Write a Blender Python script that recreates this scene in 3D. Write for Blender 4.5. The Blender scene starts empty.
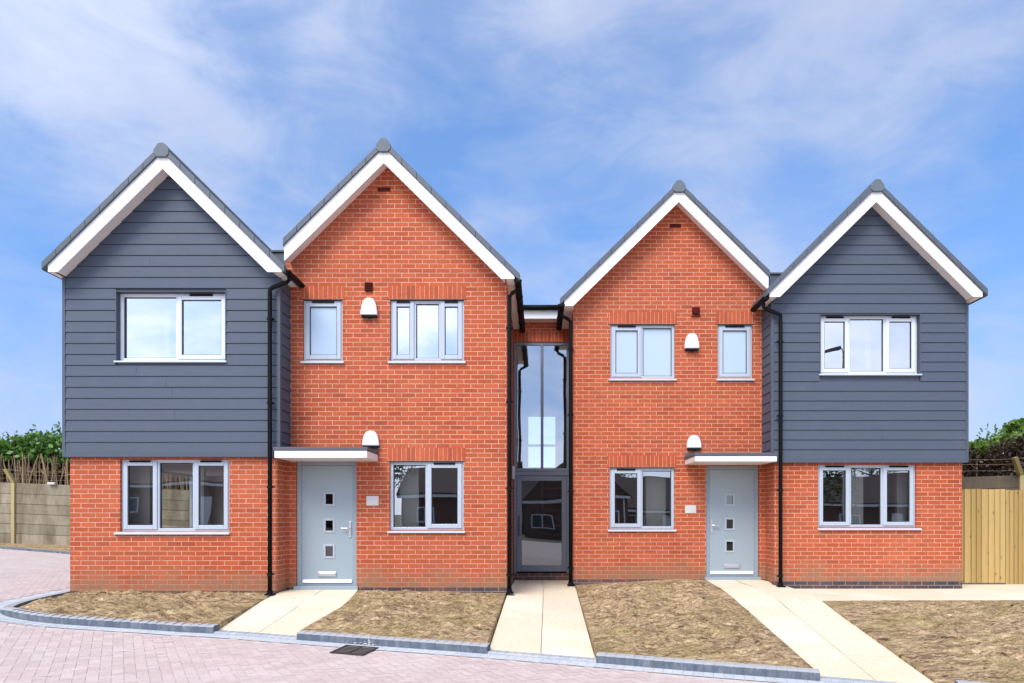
import bpy, bmesh, math, random
from mathutils import Vector, noise as mnoise
random.seed(7)
R = math.radians
scene = bpy.context.scene
COL = scene.collection

# ------------------------------------------------------------------ helpers
def zr(X):                                   # height of the paved road (falls to the right)
    if X >= -4.5: return -.45 - .03*min(X, 14)
    if X >= -7.5: return -.315 - .08*(X+4.5)
    return -.075 - .041*(max(X, -22)+7.5)

def tag(o, label=None, cat=None, group=None, kind=None):
    if label: o['label'] = label
    if cat: o['category'] = cat
    if group: o['group'] = group
    if kind: o['kind'] = kind
    return o

def empty(name, loc, label, cat, group=None):
    o = bpy.data.objects.new(name, None); COL.objects.link(o)
    o.location = loc; o.empty_display_size = .2
    return tag(o, label, cat, group)

def root_of(o):
    while o.parent: o = o.parent
    return o

class MB:
    def __init__(s): s.v = []; s.f = []
    def face(s, *p):
        n = len(s.v); s.v += [tuple(q) for q in p]; s.f.append(tuple(range(n, n+len(p)))); return s
    def box(s, x0, x1, y0, y1, z0, z1):
        n = len(s.v)
        s.v += [(x, y, z) for z in (z0, z1) for y in (y0, y1) for x in (x0, x1)]
        for q in ((0,2,3,1),(4,5,7,6),(0,1,5,4),(2,6,7,3),(0,4,6,2),(1,3,7,5)):
            s.f.append(tuple(n+i for i in q))
        return s
    def hexa(s, p):                          # 8 points: bottom 4 (ccw), top 4 (ccw)
        n = len(s.v); s.v += [tuple(q) for q in p]
        for q in ((3,2,1,0),(4,5,6,7),(0,1,5,4),(1,2,6,5),(2,3,7,6),(3,0,4,7)):
            s.f.append(tuple(n+i for i in q))
        return s
    def prism(s, pts, y0, y1):               # polygon in XZ, extruded along Y
        n = len(s.v); k = len(pts)
        s.v += [(x, y0, z) for x, z in pts] + [(x, y1, z) for x, z in pts]
        s.f.append(tuple(n+i for i in range(k)))
        s.f.append(tuple(n+k+i for i in reversed(range(k))))
        for i in range(k):
            j = (i+1) % k
            s.f.append((n+i, n+k+i, n+k+j, n+j))
        return s
    def tube(s, pts, r, seg=12, r2=None):
        pts = [Vector(p) for p in pts]; n0 = len(s.v); m = len(pts)
        for i, p in enumerate(pts):
            d = (pts[min(i+1, m-1)] - pts[max(i-1, 0)]).normalized()
            a = Vector((0,0,1)) if abs(d.z) < .9 else Vector((0,1,0))
            u = d.cross(a).normalized(); w = d.cross(u).normalized()
            rr = r if r2 is None else r + (r2-r)*i/max(1, m-1)
            for k in range(seg):
                t = 2*math.pi*k/seg
                s.v.append(tuple(p + u*rr*math.cos(t) + w*rr*math.sin(t)))
        for i in range(m-1):
            for k in range(seg):
                a = n0+i*seg+k; b = n0+i*seg+(k+1) % seg
                s.f.append((a, b, b+seg, a+seg))
        s.f.append(tuple(n0+k for k in reversed(range(seg))))
        s.f.append(tuple(n0+(m-1)*seg+k for k in range(seg)))
        return s
    def build(s, name, mat, parent=None, bevel=0, smooth=False, seg=2, recalc=True):
        off = root_of(parent).location if parent else Vector((0,0,0))
        me = bpy.data.meshes.new(name)
        me.from_pydata([tuple(Vector(p)-off) for p in s.v], [], s.f)
        if recalc:
            bm = bmesh.new(); bm.from_mesh(me)
            bmesh.ops.recalc_face_normals(bm, faces=bm.faces); bm.to_mesh(me); bm.free()
        me.materials.append(mat)
        if smooth:
            for p in me.polygons: p.use_smooth = True
        o = bpy.data.objects.new(name, me); COL.objects.link(o)
        if parent: o.parent = parent
        if bevel:
            b = o.modifiers.new('bevel', 'BEVEL'); b.width = bevel; b.segments = seg
            b.limit_method = 'ANGLE'; b.angle_limit = R(40)
        return o

# ------------------------------------------------------------------ materials
def nodes(name):
    m = bpy.data.materials.new(name); m.use_nodes = True
    nt = m.node_tree; nt.nodes.clear()
    out = nt.nodes.new('ShaderNodeOutputMaterial')
    return m, nt, out
def N(nt, t, **kw):
    n = nt.nodes.new(t)
    for k, v in kw.items():
        if k in ('operation','blend_type','data_type','noise_dimensions','offset','squash','feature','offset_frequency'): setattr(n, k, v)
        else: n.inputs[k].default_value = v
    return n
def L(nt, a, b): nt.links.new(a, b)
def ramp(nt, src, stops):
    r = nt.nodes.new('ShaderNodeValToRGB'); e = r.color_ramp.elements
    while len(e) < len(stops): e.new(.5)
    for i, (p, c) in enumerate(stops):
        e[i].position = p; e[i].color = (*c, 1) if len(c) == 3 else c
    L(nt, src, r.inputs[0]); return r.outputs[0]
def mixc(nt, fac, a, b, mode='MIX'):
    m = nt.nodes.new('ShaderNodeMix'); m.data_type = 'RGBA'; m.blend_type = mode
    for i, x in ((0, fac), (6, a), (7, b)):
        if hasattr(x, 'links') or hasattr(x, 'is_output'): L(nt, x, m.inputs[i])
        else: m.inputs[i].default_value = x if i == 0 else ((*x, 1) if len(x) == 3 else x)
    return m.outputs[2]
def math_(nt, op, a, b=None, clamp=False):
    m = nt.nodes.new('ShaderNodeMath'); m.operation = op; m.use_clamp = clamp
    for i, x in ((0, a), (1, b)):
        if x is None: continue
        if hasattr(x, 'is_output'): L(nt, x, m.inputs[i])
        else: m.inputs[i].default_value = x
    return m.outputs[0]
def pos(nt): return nt.nodes.new('ShaderNodeNewGeometry').outputs['Position']
def mapped(nt, src, scale=(1,1,1), rot=(0,0,0), loc=(0,0,0)):
    m = nt.nodes.new('ShaderNodeMapping'); L(nt, src, m.inputs[0])
    m.inputs['Scale'].default_value = scale; m.inputs['Rotation'].default_value = rot; m.inputs['Location'].default_value = loc
    return m.outputs[0]
def noise(nt, vec, scale, detail=4, rough=.55, dist=0):
    n = N(nt, 'ShaderNodeTexNoise', Scale=scale, Detail=detail, Roughness=rough, Distortion=dist)
    L(nt, vec, n.inputs['Vector']); return n.outputs[0]
def principled(nt, out, col, rough=.6, bump=None, bstr=.3, bdist=.01, spec=.5, metal=0):
    p = nt.nodes.new('ShaderNodeBsdfPrincipled')
    if hasattr(col, 'is_output'): L(nt, col, p.inputs['Base Color'])
    else: p.inputs['Base Color'].default_value = (*col, 1)
    if hasattr(rough, 'is_output'): L(nt, rough, p.inputs['Roughness'])
    else: p.inputs['Roughness'].default_value = rough
    p.inputs['Specular IOR Level'].default_value = spec; p.inputs['Metallic'].default_value = metal
    if bump is not None:
        b = N(nt, 'ShaderNodeBump', Strength=bstr, Distance=bdist)
        L(nt, bump, b.inputs['Height']); L(nt, b.outputs[0], p.inputs['Normal'])
    L(nt, p.outputs[0], out.inputs[0]); return p

def plain(name, col, rough=.5, var=.08, scale=3, bscale=60, bstr=.05, spec=.5, metal=0):
    m, nt, out = nodes(name); P = pos(nt)
    n = noise(nt, P, scale, 5)
    c = mixc(nt, n, tuple(x*(1-var) for x in col), tuple(min(1, x*(1+var)) for x in col))
    principled(nt, out, c, rough, noise(nt, P, bscale, 3), bstr, .004, spec, metal)
    return m

def wall_uv(nt):                             # metric coordinates on any upright wall
    g = nt.nodes.new('ShaderNodeNewGeometry')
    s = nt.nodes.new('ShaderNodeSeparateXYZ'); L(nt, g.outputs['Position'], s.inputs[0])
    sn = nt.nodes.new('ShaderNodeSeparateXYZ'); L(nt, g.outputs['True Normal'], sn.inputs[0])
    side = math_(nt, 'GREATER_THAN', math_(nt, 'ABSOLUTE', sn.outputs[0]), .5)
    mx = nt.nodes.new('ShaderNodeMix'); mx.data_type = 'FLOAT'
    L(nt, side, mx.inputs[0]); L(nt, s.outputs[0], mx.inputs[2]); L(nt, s.outputs[1], mx.inputs[3])
    return mx.outputs[0], s.outputs[2], g.outputs['Position']

def brick_mat(name, c1, c2, mortar, soldier=False, dirt=True, z_shift=0.0, msize=.0052):
    m, nt, out = nodes(name)
    u, z, P = wall_uv(nt)
    jig = math_(nt, 'MULTIPLY', math_(nt, 'SUBTRACT', noise(nt, P, 9, 2), .5), .006)
    u2 = math_(nt, 'ADD', u, jig)
    cb = nt.nodes.new('ShaderNodeCombineXYZ')
    if soldier:
        L(nt, math_(nt, 'ADD', z, z_shift), cb.inputs[0]); L(nt, u2, cb.inputs[1])
    else:
        L(nt, u2, cb.inputs[0]); L(nt, math_(nt, 'ADD', math_(nt, 'ADD', z, z_shift), jig), cb.inputs[1])
    b = N(nt, 'ShaderNodeTexBrick', offset=0.0 if soldier else .5, offset_frequency=2)
    b.inputs['Scale'].default_value = 1; b.inputs['Mortar Size'].default_value = msize
    b.inputs['Mortar Smooth'].default_value = .25; b.inputs['Bias'].default_value = -.15
    b.inputs['Brick Width'].default_value = .225; b.inputs['Row Height'].default_value = .075
    b.inputs['Color1'].default_value = (*c1, 1); b.inputs['Color2'].default_value = (*c2, 1)
    b.inputs['Mortar'].default_value = (*mortar, 1)
    L(nt, cb.outputs[0], b.inputs['Vector'])
    # second brick lattice: occasional burnt or pale bricks
    b2 = N(nt, 'ShaderNodeTexBrick', offset=0.0 if soldier else .5, offset_frequency=2)
    for k, v in (('Scale',1),('Mortar Size',0),('Brick Width',.225),('Row Height',.075),('Bias',0)): b2.inputs[k].default_value = v
    b2.inputs['Color1'].default_value = (0,0,0,1); b2.inputs['Color2'].default_value = (1,1,1,1)
    L(nt, mapped(nt, cb.outputs[0], loc=(.225*37, .15*11, 0)), b2.inputs['Vector'])
    grain = noise(nt, mapped(nt, P, (1,1,2.2)), 55, 4, .7)
    big = noise(nt, P, .9, 4, .6)
    col = b.outputs[0]
    dk = ramp(nt, b2.outputs[0], [(0, (.80,.79,.80)), (.14, (.93,.93,.93)), (.5, (1,1,1)), (.8, (1.05,1.06,1.06)), (1, (1.12,1.16,1.16))])
    brickc = mixc(nt, 1.0, col, dk, 'MULTIPLY')
    gr = ramp(nt, grain, [(.28, (.52,.48,.47)), (.5, (1,1,1)), (.72, (1.35,1.42,1.45))])
    brickc = mixc(nt, 1.0, brickc, mixc(nt, 1.0, brickc, gr, 'MULTIPLY'))
    brickc = mixc(nt, ramp(nt, big, [(.35,(0,0,0)),(.75,(.30,.30,.30))]), brickc, (.56,.19,.10))
    mort = mixc(nt, ramp(nt, noise(nt, P, 7, 6, .7), [(.3,(0,0,0)),(.7,(1,1,1))]), tuple(x*.55 for x in mortar), tuple(min(1,x*1.12) for x in mortar))
    jf = ramp(nt, noise(nt, P, 5, 5, .75), [(.34,(.45,.45,.45)),(.55,(1,1,1))])
    c = mixc(nt, math_(nt, 'MULTIPLY', b.outputs[1], jf), brickc, mort)
    if dirt:                                  # soil splashed on the lowest courses
        d = math_(nt, 'SUBTRACT', math_(nt, 'MULTIPLY', noise(nt, P, 2.3, 5, .65), .78), math_(nt, 'ADD', z, .02))
        d = math_(nt, 'MULTIPLY', d, 2.6, True)
        sp = ramp(nt, noise(nt, P, 7, 6, .75), [(.35,(.25,.25,.25)),(.60,(1,1,1))])
        c = mixc(nt, math_(nt, 'MULTIPLY', d, sp), c, (.27,.165,.095))
    h = math_(nt, 'ADD', math_(nt, 'MULTIPLY', math_(nt, 'SUBTRACT', 1, b.outputs[1]), 1), math_(nt, 'MULTIPLY', grain, .35))
    principled(nt, out, c, .86, h, .55, .006, .25)
    return m

M = {}
M['brick'] = brick_mat('red_brick', (.455,.090,.033), (.385,.070,.027), (.66,.385,.265), msize=.0058)
M['soldier'] = brick_mat('soldier_brick', (.47,.090,.033), (.37,.066,.028), (.62,.33,.22), soldier=True, dirt=False, z_shift=-4.675+.0)
M['soldier_low'] = brick_mat('soldier_brick_low', (.47,.090,.033), (.37,.066,.028), (.62,.33,.22), soldier=True, dirt=False, z_shift=-2.045)
M['blue_brick'] = brick_mat('blue_brick', (.040,.042,.052), (.062,.058,.066), (.30,.25,.22), dirt=False, msize=.006)
def island_mat(name, ca, cb_, rough=.8, bump=40, bstr=.3, stain=None, sscale=1.5, spec=.3):
    m, nt, out = nodes(name)
    g = nt.nodes.new('ShaderNodeNewGeometry'); P = g.outputs['Position']
    c = mixc(nt, g.outputs['Random Per Island'], ca, cb_)
    n = noise(nt, P, bump, 4, .7)
    c = mixc(nt, .5, c, mixc(nt, 1, c, ramp(nt, n, [(.3,(.7,.7,.7)),(.7,(1.3,1.3,1.3))]), 'MULTIPLY'))
    if stain:
        s = noise(nt, P, sscale, 5, .6)
        c = mixc(nt, ramp(nt, s, [(.48,(0,0,0)),(.75,(.55,.55,.55))]), c, stain)
    principled(nt, out, c, rough, n, bstr, .004, spec)
    return m
M['paver'] = island_mat('block_paving', (.515,.405,.372), (.585,.478,.440), stain=(.66,.58,.53), sscale=.7)
M['channel'] = island_mat('channel_block', (.46,.485,.51), (.53,.55,.57), stain=(.62,.58,.54))
def kerb_mat():
    m, nt, out = nodes('kerb_concrete')
    g = nt.nodes.new('ShaderNodeNewGeometry'); P = g.outputs['Position']
    c = mixc(nt, g.outputs['Random Per Island'], (.095,.116,.148), (.118,.141,.176))
    st = noise(nt, mapped(nt, P, (1,1,.35)), 12, 5, .7)
    c = mixc(nt, ramp(nt, st, [(.45,(0,0,0)),(.75,(.55,.55,.55))]), c, (.34,.35,.36))
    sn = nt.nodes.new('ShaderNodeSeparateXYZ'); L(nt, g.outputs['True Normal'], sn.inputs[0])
    up = ramp(nt, sn.outputs[2], [(.35,(0,0,0)),(.8,(.85,.85,.85))])          # paler, sandier colour on faces that point up
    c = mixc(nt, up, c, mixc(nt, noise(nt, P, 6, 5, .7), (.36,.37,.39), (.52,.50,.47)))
    principled(nt, out, c, .85, noise(nt, P, 45, 4), .3, .004, .2)
    return m
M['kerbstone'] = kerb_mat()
M['dropkerb'] = island_mat('drop_kerb_concrete', (.32,.345,.375), (.37,.39,.42), stain=(.52,.47,.40), sscale=2)
M['slab'] = island_mat('sandstone_slab', (.68,.59,.43), (.755,.67,.515), stain=(.68,.52,.31), sscale=1.1, bump=25)
M['bedding'] = plain('bedding_sand', (.40,.35,.28), .95)
M['joint'] = plain('jointing_sand', (.60,.50,.46), .95)
M['clad'] = None
def clad_mat():
    m, nt, out = nodes('cement_board')
    g = nt.nodes.new('ShaderNodeNewGeometry'); P = g.outputs['Position']
    gr = noise(nt, mapped(nt, P, (1.2,1.2,22)), 6, 6, .65)
    c = mixc(nt, gr, (.054,.073,.106), (.088,.110,.149))
    c = mixc(nt, math_(nt,'MULTIPLY', g.outputs['Random Per Island'], .30), c, (.082,.097,.125))
    sc = noise(nt, P, 2.2, 5, .6)
    c = mixc(nt, ramp(nt, sc, [(.55,(0,0,0)),(.8,(.2,.2,.2))]), c, (.13,.14,.16))
    principled(nt, out, c, .62, gr, .35, .006, .35)
    return m
M['clad'] = clad_mat()
M['trim'] = plain('clad_trim', (.068,.084,.115), .55, .06)
M['white'] = plain('white_board', (.84,.83,.82), .35, .03, 2)
M['soffit'] = plain('soffit_board', (.86,.80,.77), .45, .04, 2)
M['frame'] = plain('window_grey', (.43,.485,.55), .3, .03)
M['sillm'] = plain('sill_grey', (.55,.59,.64), .35, .04)
M['doorm'] = plain('door_grey', (.30,.365,.40), .42, .03, bscale=150, bstr=.08)
M['doorfr'] = plain('door_frame_grey', (.275,.335,.375), .4, .03)
M['black'] = plain('black_plastic', (.007,.007,.008), .6, .1, spec=.12)
M['seal'] = plain('rubber_seal', (.02,.021,.025), .6)
M['visfr'] = plain('vision_frame', (.39,.45,.485), .4, .03)
M['steel'] = plain('brushed_steel', (.62,.62,.64), .3, .05, metal=.8)
M['dark'] = plain('dark_void', (.02,.02,.022), .9)
M['redvent'] = plain('terracotta_vent', (.075,.010,.008), .8, spec=.1)
M['plaque'] = plain('plaque_plastic', (.58,.55,.53), .4, .02)
M['cap'] = plain('lead_cap', (.085,.092,.105), .6, .1)
M['linkfr'] = plain('link_frame', (.16,.195,.25), .35, .04)
M['plaster'] = plain('room_plaster', (.70,.68,.65), .8, .03)
M['floorb'] = plain('room_floor', (.22,.15,.10), .6)
M['alarm'] = plain('alarm_white', (.86,.86,.86), .3, .01)
M['galv'] = plain('galvanised', (.40,.41,.43), .45, .1, metal=.6)
M['silt'] = plain('gully_silt', (.20,.15,.12), .9, .3, 30)
M['iron'] = plain('cast_iron', (.022,.020,.019), .7, .4, 20)

def slate_mat():
    m, nt, out = nodes('slate_tile')
    g = nt.nodes.new('ShaderNodeNewGeometry'); P = g.outputs['Position']
    s = nt.nodes.new('ShaderNodeSeparateXYZ'); L(nt, P, s.inputs[0])
    cb = nt.nodes.new('ShaderNodeCombineXYZ')
    L(nt, s.outputs[1], cb.inputs[0]); L(nt, math_(nt, 'MULTIPLY', s.outputs[2], 1.42), cb.inputs[1])
    b = N(nt, 'ShaderNodeTexBrick', offset=.5)
    for k, v in (('Scale',1),('Mortar Size',.004),('Brick Width',.33),('Row Height',.3),('Bias',0)): b.inputs[k].default_value = v
    b.inputs['Color1'].default_value = (.085,.10,.118,1); b.inputs['Color2'].default_value = (.12,.135,.155,1); b.inputs['Mortar'].default_value = (.02,.02,.025,1)
    L(nt, cb.outputs[0], b.inputs[0])
    n = noise(nt, P, 9, 5, .65)
    c = mixc(nt, .5, b.outputs[0], mixc(nt, 1, b.outputs[0], ramp(nt, n, [(.3,(.7,.7,.7)),(.7,(1.35,1.35,1.35))]), 'MULTIPLY'))
    principled(nt, out, c, .6, math_(nt,'SUBTRACT', n, b.outputs[1]), .3, .006)
    return m
M['slate'] = slate_mat()
M['ridge'] = plain('ridge_concrete', (.115,.140,.160), .65, .12, 12)
M['verge'] = plain('dry_verge', (.085,.100,.122), .5, .08, 5)

def glass_mat(name, refl, tint=(.85,.9,.88), wav=.02, wscale=.7):
    m, nt, out = nodes(name); P = pos(nt)
    lw = nt.nodes.new('ShaderNodeLayerWeight'); lw.inputs[0].default_value = .35
    f = math_(nt, 'ADD', refl, math_(nt, 'MULTIPLY', lw.outputs['Fresnel'], .6), True)
    gl = nt.nodes.new('ShaderNodeBsdfGlossy'); gl.inputs['Roughness'].default_value = 0.0
    gl.inputs['Color'].default_value = (.93,.96,1,1)
    bp = N(nt, 'ShaderNodeBump', Strength=.35, Distance=wav)
    L(nt, noise(nt, P, wscale, 1), bp.inputs['Height']); L(nt, bp.outputs[0], gl.inputs['Normal'])
    tr = nt.nodes.new('ShaderNodeBsdfTransparent'); tr.inputs['Color'].default_value = (*tint, 1)
    mx = nt.nodes.new('ShaderNodeMixShader'); L(nt, f, mx.inputs[0]); L(nt, tr.outputs[0], mx.inputs[1]); L(nt, gl.outputs[0], mx.inputs[2])
    L(nt, mx.outputs[0], out.inputs[0]); return m
M['glass'] = glass_mat('window_glass', .31)
M['sky_glass'] = glass_mat('upper_window_glass', .52)
M['entrance_glass'] = glass_mat('entrance_glass', .17, (.32,.36,.37))
M['link_glass'] = glass_mat('link_glass', .30, (.8,.86,.86))
def obscure():
    m, nt, out = nodes('obscured_glass'); P = pos(nt)
    p = principled(nt, out, (.40,.51,.63), .08, noise(nt, P, 45, 2), .06, .002, .9)
    return m
M['obscured'] = obscure()

def wood_mat(name, a, b, knots=True, vert=True, weather=None):
    m, nt, out = nodes(name)
    g = nt.nodes.new('ShaderNodeNewGeometry'); P = g.outputs['Position']
    sc = (14,14,.9) if vert else (.9,.9,14)
    gr = noise(nt, mapped(nt, P, sc), 3, 6, .65, .6)
    c = mixc(nt, gr, a, b)
    c = mixc(nt, math_(nt,'MULTIPLY', g.outputs['Random Per Island'], .6), c, tuple(x*.68 for x in a))
    if knots:
        v = N(nt, 'ShaderNodeTexVoronoi', Scale=1); L(nt, mapped(nt, P, (7,7,3)), v.inputs['Vector'])
        c = mixc(nt, ramp(nt, v.outputs['Distance'], [(.05,(.75,.75,.75)),(.13,(0,0,0))]), c, (.13,.07,.03))
    if weather:
        s = noise(nt, mapped(nt, P, (2.0,2.0,.5)), 1.6, 5, .65)
        c = mixc(nt, ramp(nt, s, [(.38,(0,0,0)),(.66,(.8,.8,.8))]), c, weather)
    principled(nt, out, c, .85, gr, .4, .006, .2)
    return m
M['newwood'] = wood_mat('new_softwood', (.43,.285,.095), (.66,.485,.215))
M['oldpanel'] = wood_mat('weathered_panel', (.27,.23,.155), (.47,.42,.31), False, False, (.13,.10,.06))
M['darkpanel'] = wood_mat('dark_weathered_panel', (.13,.10,.07), (.22,.175,.12), False, False, (.08,.06,.045))
M['post'] = wood_mat('lichen_post', (.36,.28,.14), (.50,.42,.26), False, True, (.46,.40,.14))
M['twig'] = wood_mat('bare_twig', (.24,.165,.095), (.46,.34,.21), False)
M['bark'] = wood_mat('bark', (.09,.065,.045), (.15,.11,.08), False)

def leaf_mat(name, a, b):
    m, nt, out = nodes(name)
    g = nt.nodes.new('ShaderNodeNewGeometry')
    c = mixc(nt, g.outputs['Random Per Island'], a, b)
    p = principled(nt, out, c, .45, spec=.4)
    tl = nt.nodes.new('ShaderNodeBsdfTranslucent'); L(nt, c, tl.inputs[0])
    mx = nt.nodes.new('ShaderNodeMixShader'); mx.inputs[0].default_value = .3
    L(nt, p.outputs[0], mx.inputs[1]); L(nt, tl.outputs[0], mx.inputs[2]); L(nt, mx.outputs[0], out.inputs[0])
    return m
M['laurel'] = leaf_mat('laurel_leaf', (.040,.105,.018), (.15,.30,.055))
M['ivy'] = leaf_mat('ivy_leaf', (.05,.12,.012), (.20,.30,.05))
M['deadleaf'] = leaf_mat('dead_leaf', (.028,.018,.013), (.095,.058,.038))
M['treeleaf'] = leaf_mat('tree_leaf', (.03,.06,.015), (.07,.12,.03))

def soil_mat():
    m, nt, out = nodes('dry_soil'); P = pos(nt)
    a = noise(nt, P, 1.3, 5, .6); b = noise(nt, mapped(nt, P, (.8,2.0,1), (0,0,.15)), 9, 6, .72, .9); f = noise(nt, P, 42, 5, .8)
    b3 = noise(nt, mapped(nt, P, (.8,1.9,1), (0,0,.2)), 3.6, 5, .68, 1.0)
    bb = math_(nt, 'ADD', math_(nt, 'MULTIPLY', b, .6), math_(nt, 'MULTIPLY', b3, .4))
    c = ramp(nt, bb, [(.37,(.050,.030,.020)),(.43,(.185,.116,.066)),(.49,(.385,.265,.150)),(.56,(.55,.405,.235)),(.65,(.76,.60,.40))])
    c = mixc(nt, ramp(nt, a, [(.45,(0,0,0)),(.68,(.55,.55,.55))]), c, mixc(nt, b3, (.15,.125,.040), (.48,.38,.15)))
    c = mixc(nt, .9, c, mixc(nt, 1, c, ramp(nt, f, [(.34,(.42,.38,.36)),(.5,(1,1,1)),(.66,(1.55,1.52,1.5))]), 'MULTIPLY'))
    big = noise(nt, mapped(nt, P, (.9,1.3,1), (0,0,.3)), 3.4, 5, .65, .4)
    c = mixc(nt, ramp(nt, big, [(.36,(.65,.65,.65)),(.50,(0,0,0))]), c, mixc(nt, b, (.085,.052,.026), (.33,.235,.125)))
    principled(nt, out, c, .95, math_(nt,'ADD', b, math_(nt,'MULTIPLY', f, .5)), .9, .03, .1)
    return m
M['soil'] = soil_mat()
M['straw'] = leaf_mat('dry_straw', (.26,.17,.08), (.66,.52,.31))
M['clod'] = island_mat('soil_clod', (.15,.10,.05), (.40,.29,.15), .95, 35, .8)
M['ground'] = plain('distant_ground', (.16,.14,.09), .95, .3, .3)

# ------------------------------------------------------------------ house pieces
T = .985                                      # roof slope (rise over run)
def wall_front(mb, Y, x0, x1, z0, z1, holes, depth=.26):
    xs = sorted({x0, x1, *[h[0] for h in holes], *[h[1] for h in holes]})
    zs = sorted({z0, z1, *[h[2] for h in holes], *[h[3] for h in holes]})
    for i in range(len(xs)-1):
        for j in range(len(zs)-1):
            cx, cz = (xs[i]+xs[i+1])/2, (zs[j]+zs[j+1])/2
            if any(h[0] < cx < h[1] and h[2] < cz < h[3] for h in holes): continue
            mb.face((xs[i],Y,zs[j]), (xs[i+1],Y,zs[j]), (xs[i+1],Y,zs[j+1]), (xs[i],Y,zs[j+1]))
    for a, b, c, d in holes:
        mb.face((a,Y,c),(a,Y+depth,c),(a,Y+depth,d),(a,Y,d)); mb.face((b,Y,c),(b,Y,d),(b,Y+depth,d),(b,Y+depth,c))
        mb.face((a,Y,d),(a,Y+depth,d),(b,Y+depth,d),(b,Y,d)); mb.face((a,Y,c),(b,Y,c),(b,Y+depth,c),(a,Y+depth,c))

def frame_rect(mb, x0, x1, z0, z1, w, y0, y1, wb=None):
    wb = wb or w
    mb.box(x0, x0+w, y0, y1, z0, z1); mb.box(x1-w, x1, y0, y1, z0, z1)
    mb.box(x0+w, x1-w, y0, y1, z1-w, z1); mb.box(x0+w, x1-w, y0, y1, z0, z0+wb)

def window(root, Y, x0, x1, z0, z1, lights, recess=.05, pane='glass', sill=(.04,.04), sill_h=.045, fmat='frame'):
    """lights: list of (relative width, 'sash' | 'fixed')"""
    y = Y + recess; fw = .052
    f = MB(); frame_rect(f, x0, x1, z0, z1, fw, y, y+.07)
    tot = sum(l[0] for l in lights); iw = (x1-x0); xs = [x0]
    for l in lights: xs.append(xs[-1] + iw*l[0]/tot)
    for x in xs[1:-1]: f.box(x-.026, x+.026, y+.001, y+.069, z0+fw, z1-fw)
    win = f.build('window', M[fmat], root, .006)
    for i, l in enumerate(lights):
        a = xs[i] + (fw if i == 0 else .026); b = xs[i+1] - (fw if i == len(lights)-1 else .026)
        c, d = z0+fw, z1-fw; py = y+.036
        if l[1] == 'sash':
            s = MB(); a -= .018; b += .018; c -= .018; d += .018
            frame_rect(s, a, b, c, d, .066, y-.018, y+.05)
            so = s.build('sash', M[fmat], win, .006)
            v = MB(); mid = (a+b)/2; vw = min(.36, (b-a)*.62)
            v.box(mid-vw/2, mid+vw/2, y-.034, y-.0185, z1-.046, z1-.016)
            v.build('trickle_vent', M['black'], win, .003)
            a += .066; b -= .066; c += .066; d -= .066; py = y+.012
        g = MB(); frame_rect(g, a, b, c, d, .010, py-.012, py+.012); g.build('glazing_seal', M['seal'], win)
        p = MB(); p.face((a+.004,py+.004,c+.004),(b-.004,py+.004,c+.004),(b-.004,py+.004,d-.004),(a+.004,py+.004,d-.004))
        p.build('pane', M[pane], win, recalc=False)
    if sill_h:
        s = MB(); s.hexa([(x0-sill[0],Y-.045,z0-sill_h),(x1+sill[1],Y-.045,z0-sill_h),(x1+sill[1],y+.06,z0-sill_h),(x0-sill[0],y+.06,z0-sill_h),
                          (x0-sill[0],Y-.045,z0-.016),(x1+sill[1],Y-.045,z0-.016),(x1+sill[1],y+.06,z0-.001),(x0-sill[0],y+.06,z0-.001)])
        s.build('sill', M['sillm'], win, .005)
    return win

def room(root, x0, x1, y0, y1, z0, z1, mat='plaster', partitions=(), hole=None):
    m = MB()
    if hole: hole_face(m, x0, y0, y1, z0, z1, hole)
    else: m.face((x0,y0,z0),(x0,y1,z0),(x0,y1,z1),(x0,y0,z1))
    m.face((x1,y0,z0),(x1,y0,z1),(x1,y1,z1),(x1,y1,z0))
    m.face((x0,y1,z0),(x1,y1,z0),(x1,y1,z1),(x0,y1,z1)); m.face((x0,y0,z1),(x0,y1,z1),(x1,y1,z1),(x1,y0,z1))
    o = m.build('room', M[mat], root, recalc=False)
    for a, b in partitions:
        pm = MB(); pm.box(a, b, y0+.12, y0+.2, z0+.003, z1-.003); pm.build('partition_wall', M['plaster'], o)
    f = MB(); f.box(x0, x1, y0, y1, z0-.05, z0); f.build('room_floor', M['floorb'], o)
    return o

def roof(root, c, zA, xl, xr, Yv, Yb, cutl=None, cutr=None, ytip=None):
    """two slated slopes; c ridge x, zA apex height, xl/xr eave tips; returns parts"""
    th = .095
    m = MB()
    for xe in (xl, xr):
        ze = zA - T*abs(xe-c)
        m.prism([(c, zA), (xe, ze), (xe, ze-th), (c, zA-th)], Yv, Yb)
    ro = m.build('roof', M['slate'], root)
    v = MB()                                  # dry verge caps, one short unit after another
    for xe in (xl, xr):
        n = max(4, round(abs(xe-c)*1.4/.32)); sg = 1 if xe > c else -1
        for i in range(n):
            a = c + sg*(.06 + (abs(xe-c)-.06)*i/n); b = c + sg*(.06 + (abs(xe-c)-.06)*(i+1)/n - .004)
            za, zb = zA - T*abs(a-c), zA - T*abs(b-c)
            lift = .012
            v.prism([(a, za+lift), (b, zb+lift+.008), (b, zb-.092), (a, za-.092)], Yv-.022, Yv+.06)
    v.build('verge_cap', M['verge'], ro, .004)
    r = MB(); hw = .115; rz = zA-.005
    n = 16; ln = (Yb-Yv)/n
    sec = [(c-hw, rz-.135),(c-hw, rz-.065),(c-hw*.42, rz+.028),(c, rz+.040),(c+hw*.42, rz+.028),(c+hw, rz-.065),(c+hw, rz-.135),(c+hw*.6, rz-.175),(c-hw*.6, rz-.175)]
    for i in range(n):
        r.prism(sec, Yv-.035+i*ln, Yv-.035+(i+1)*ln-.006)
    r.build('ridge_tile', M['ridge'], ro, .006)
    return ro

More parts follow.
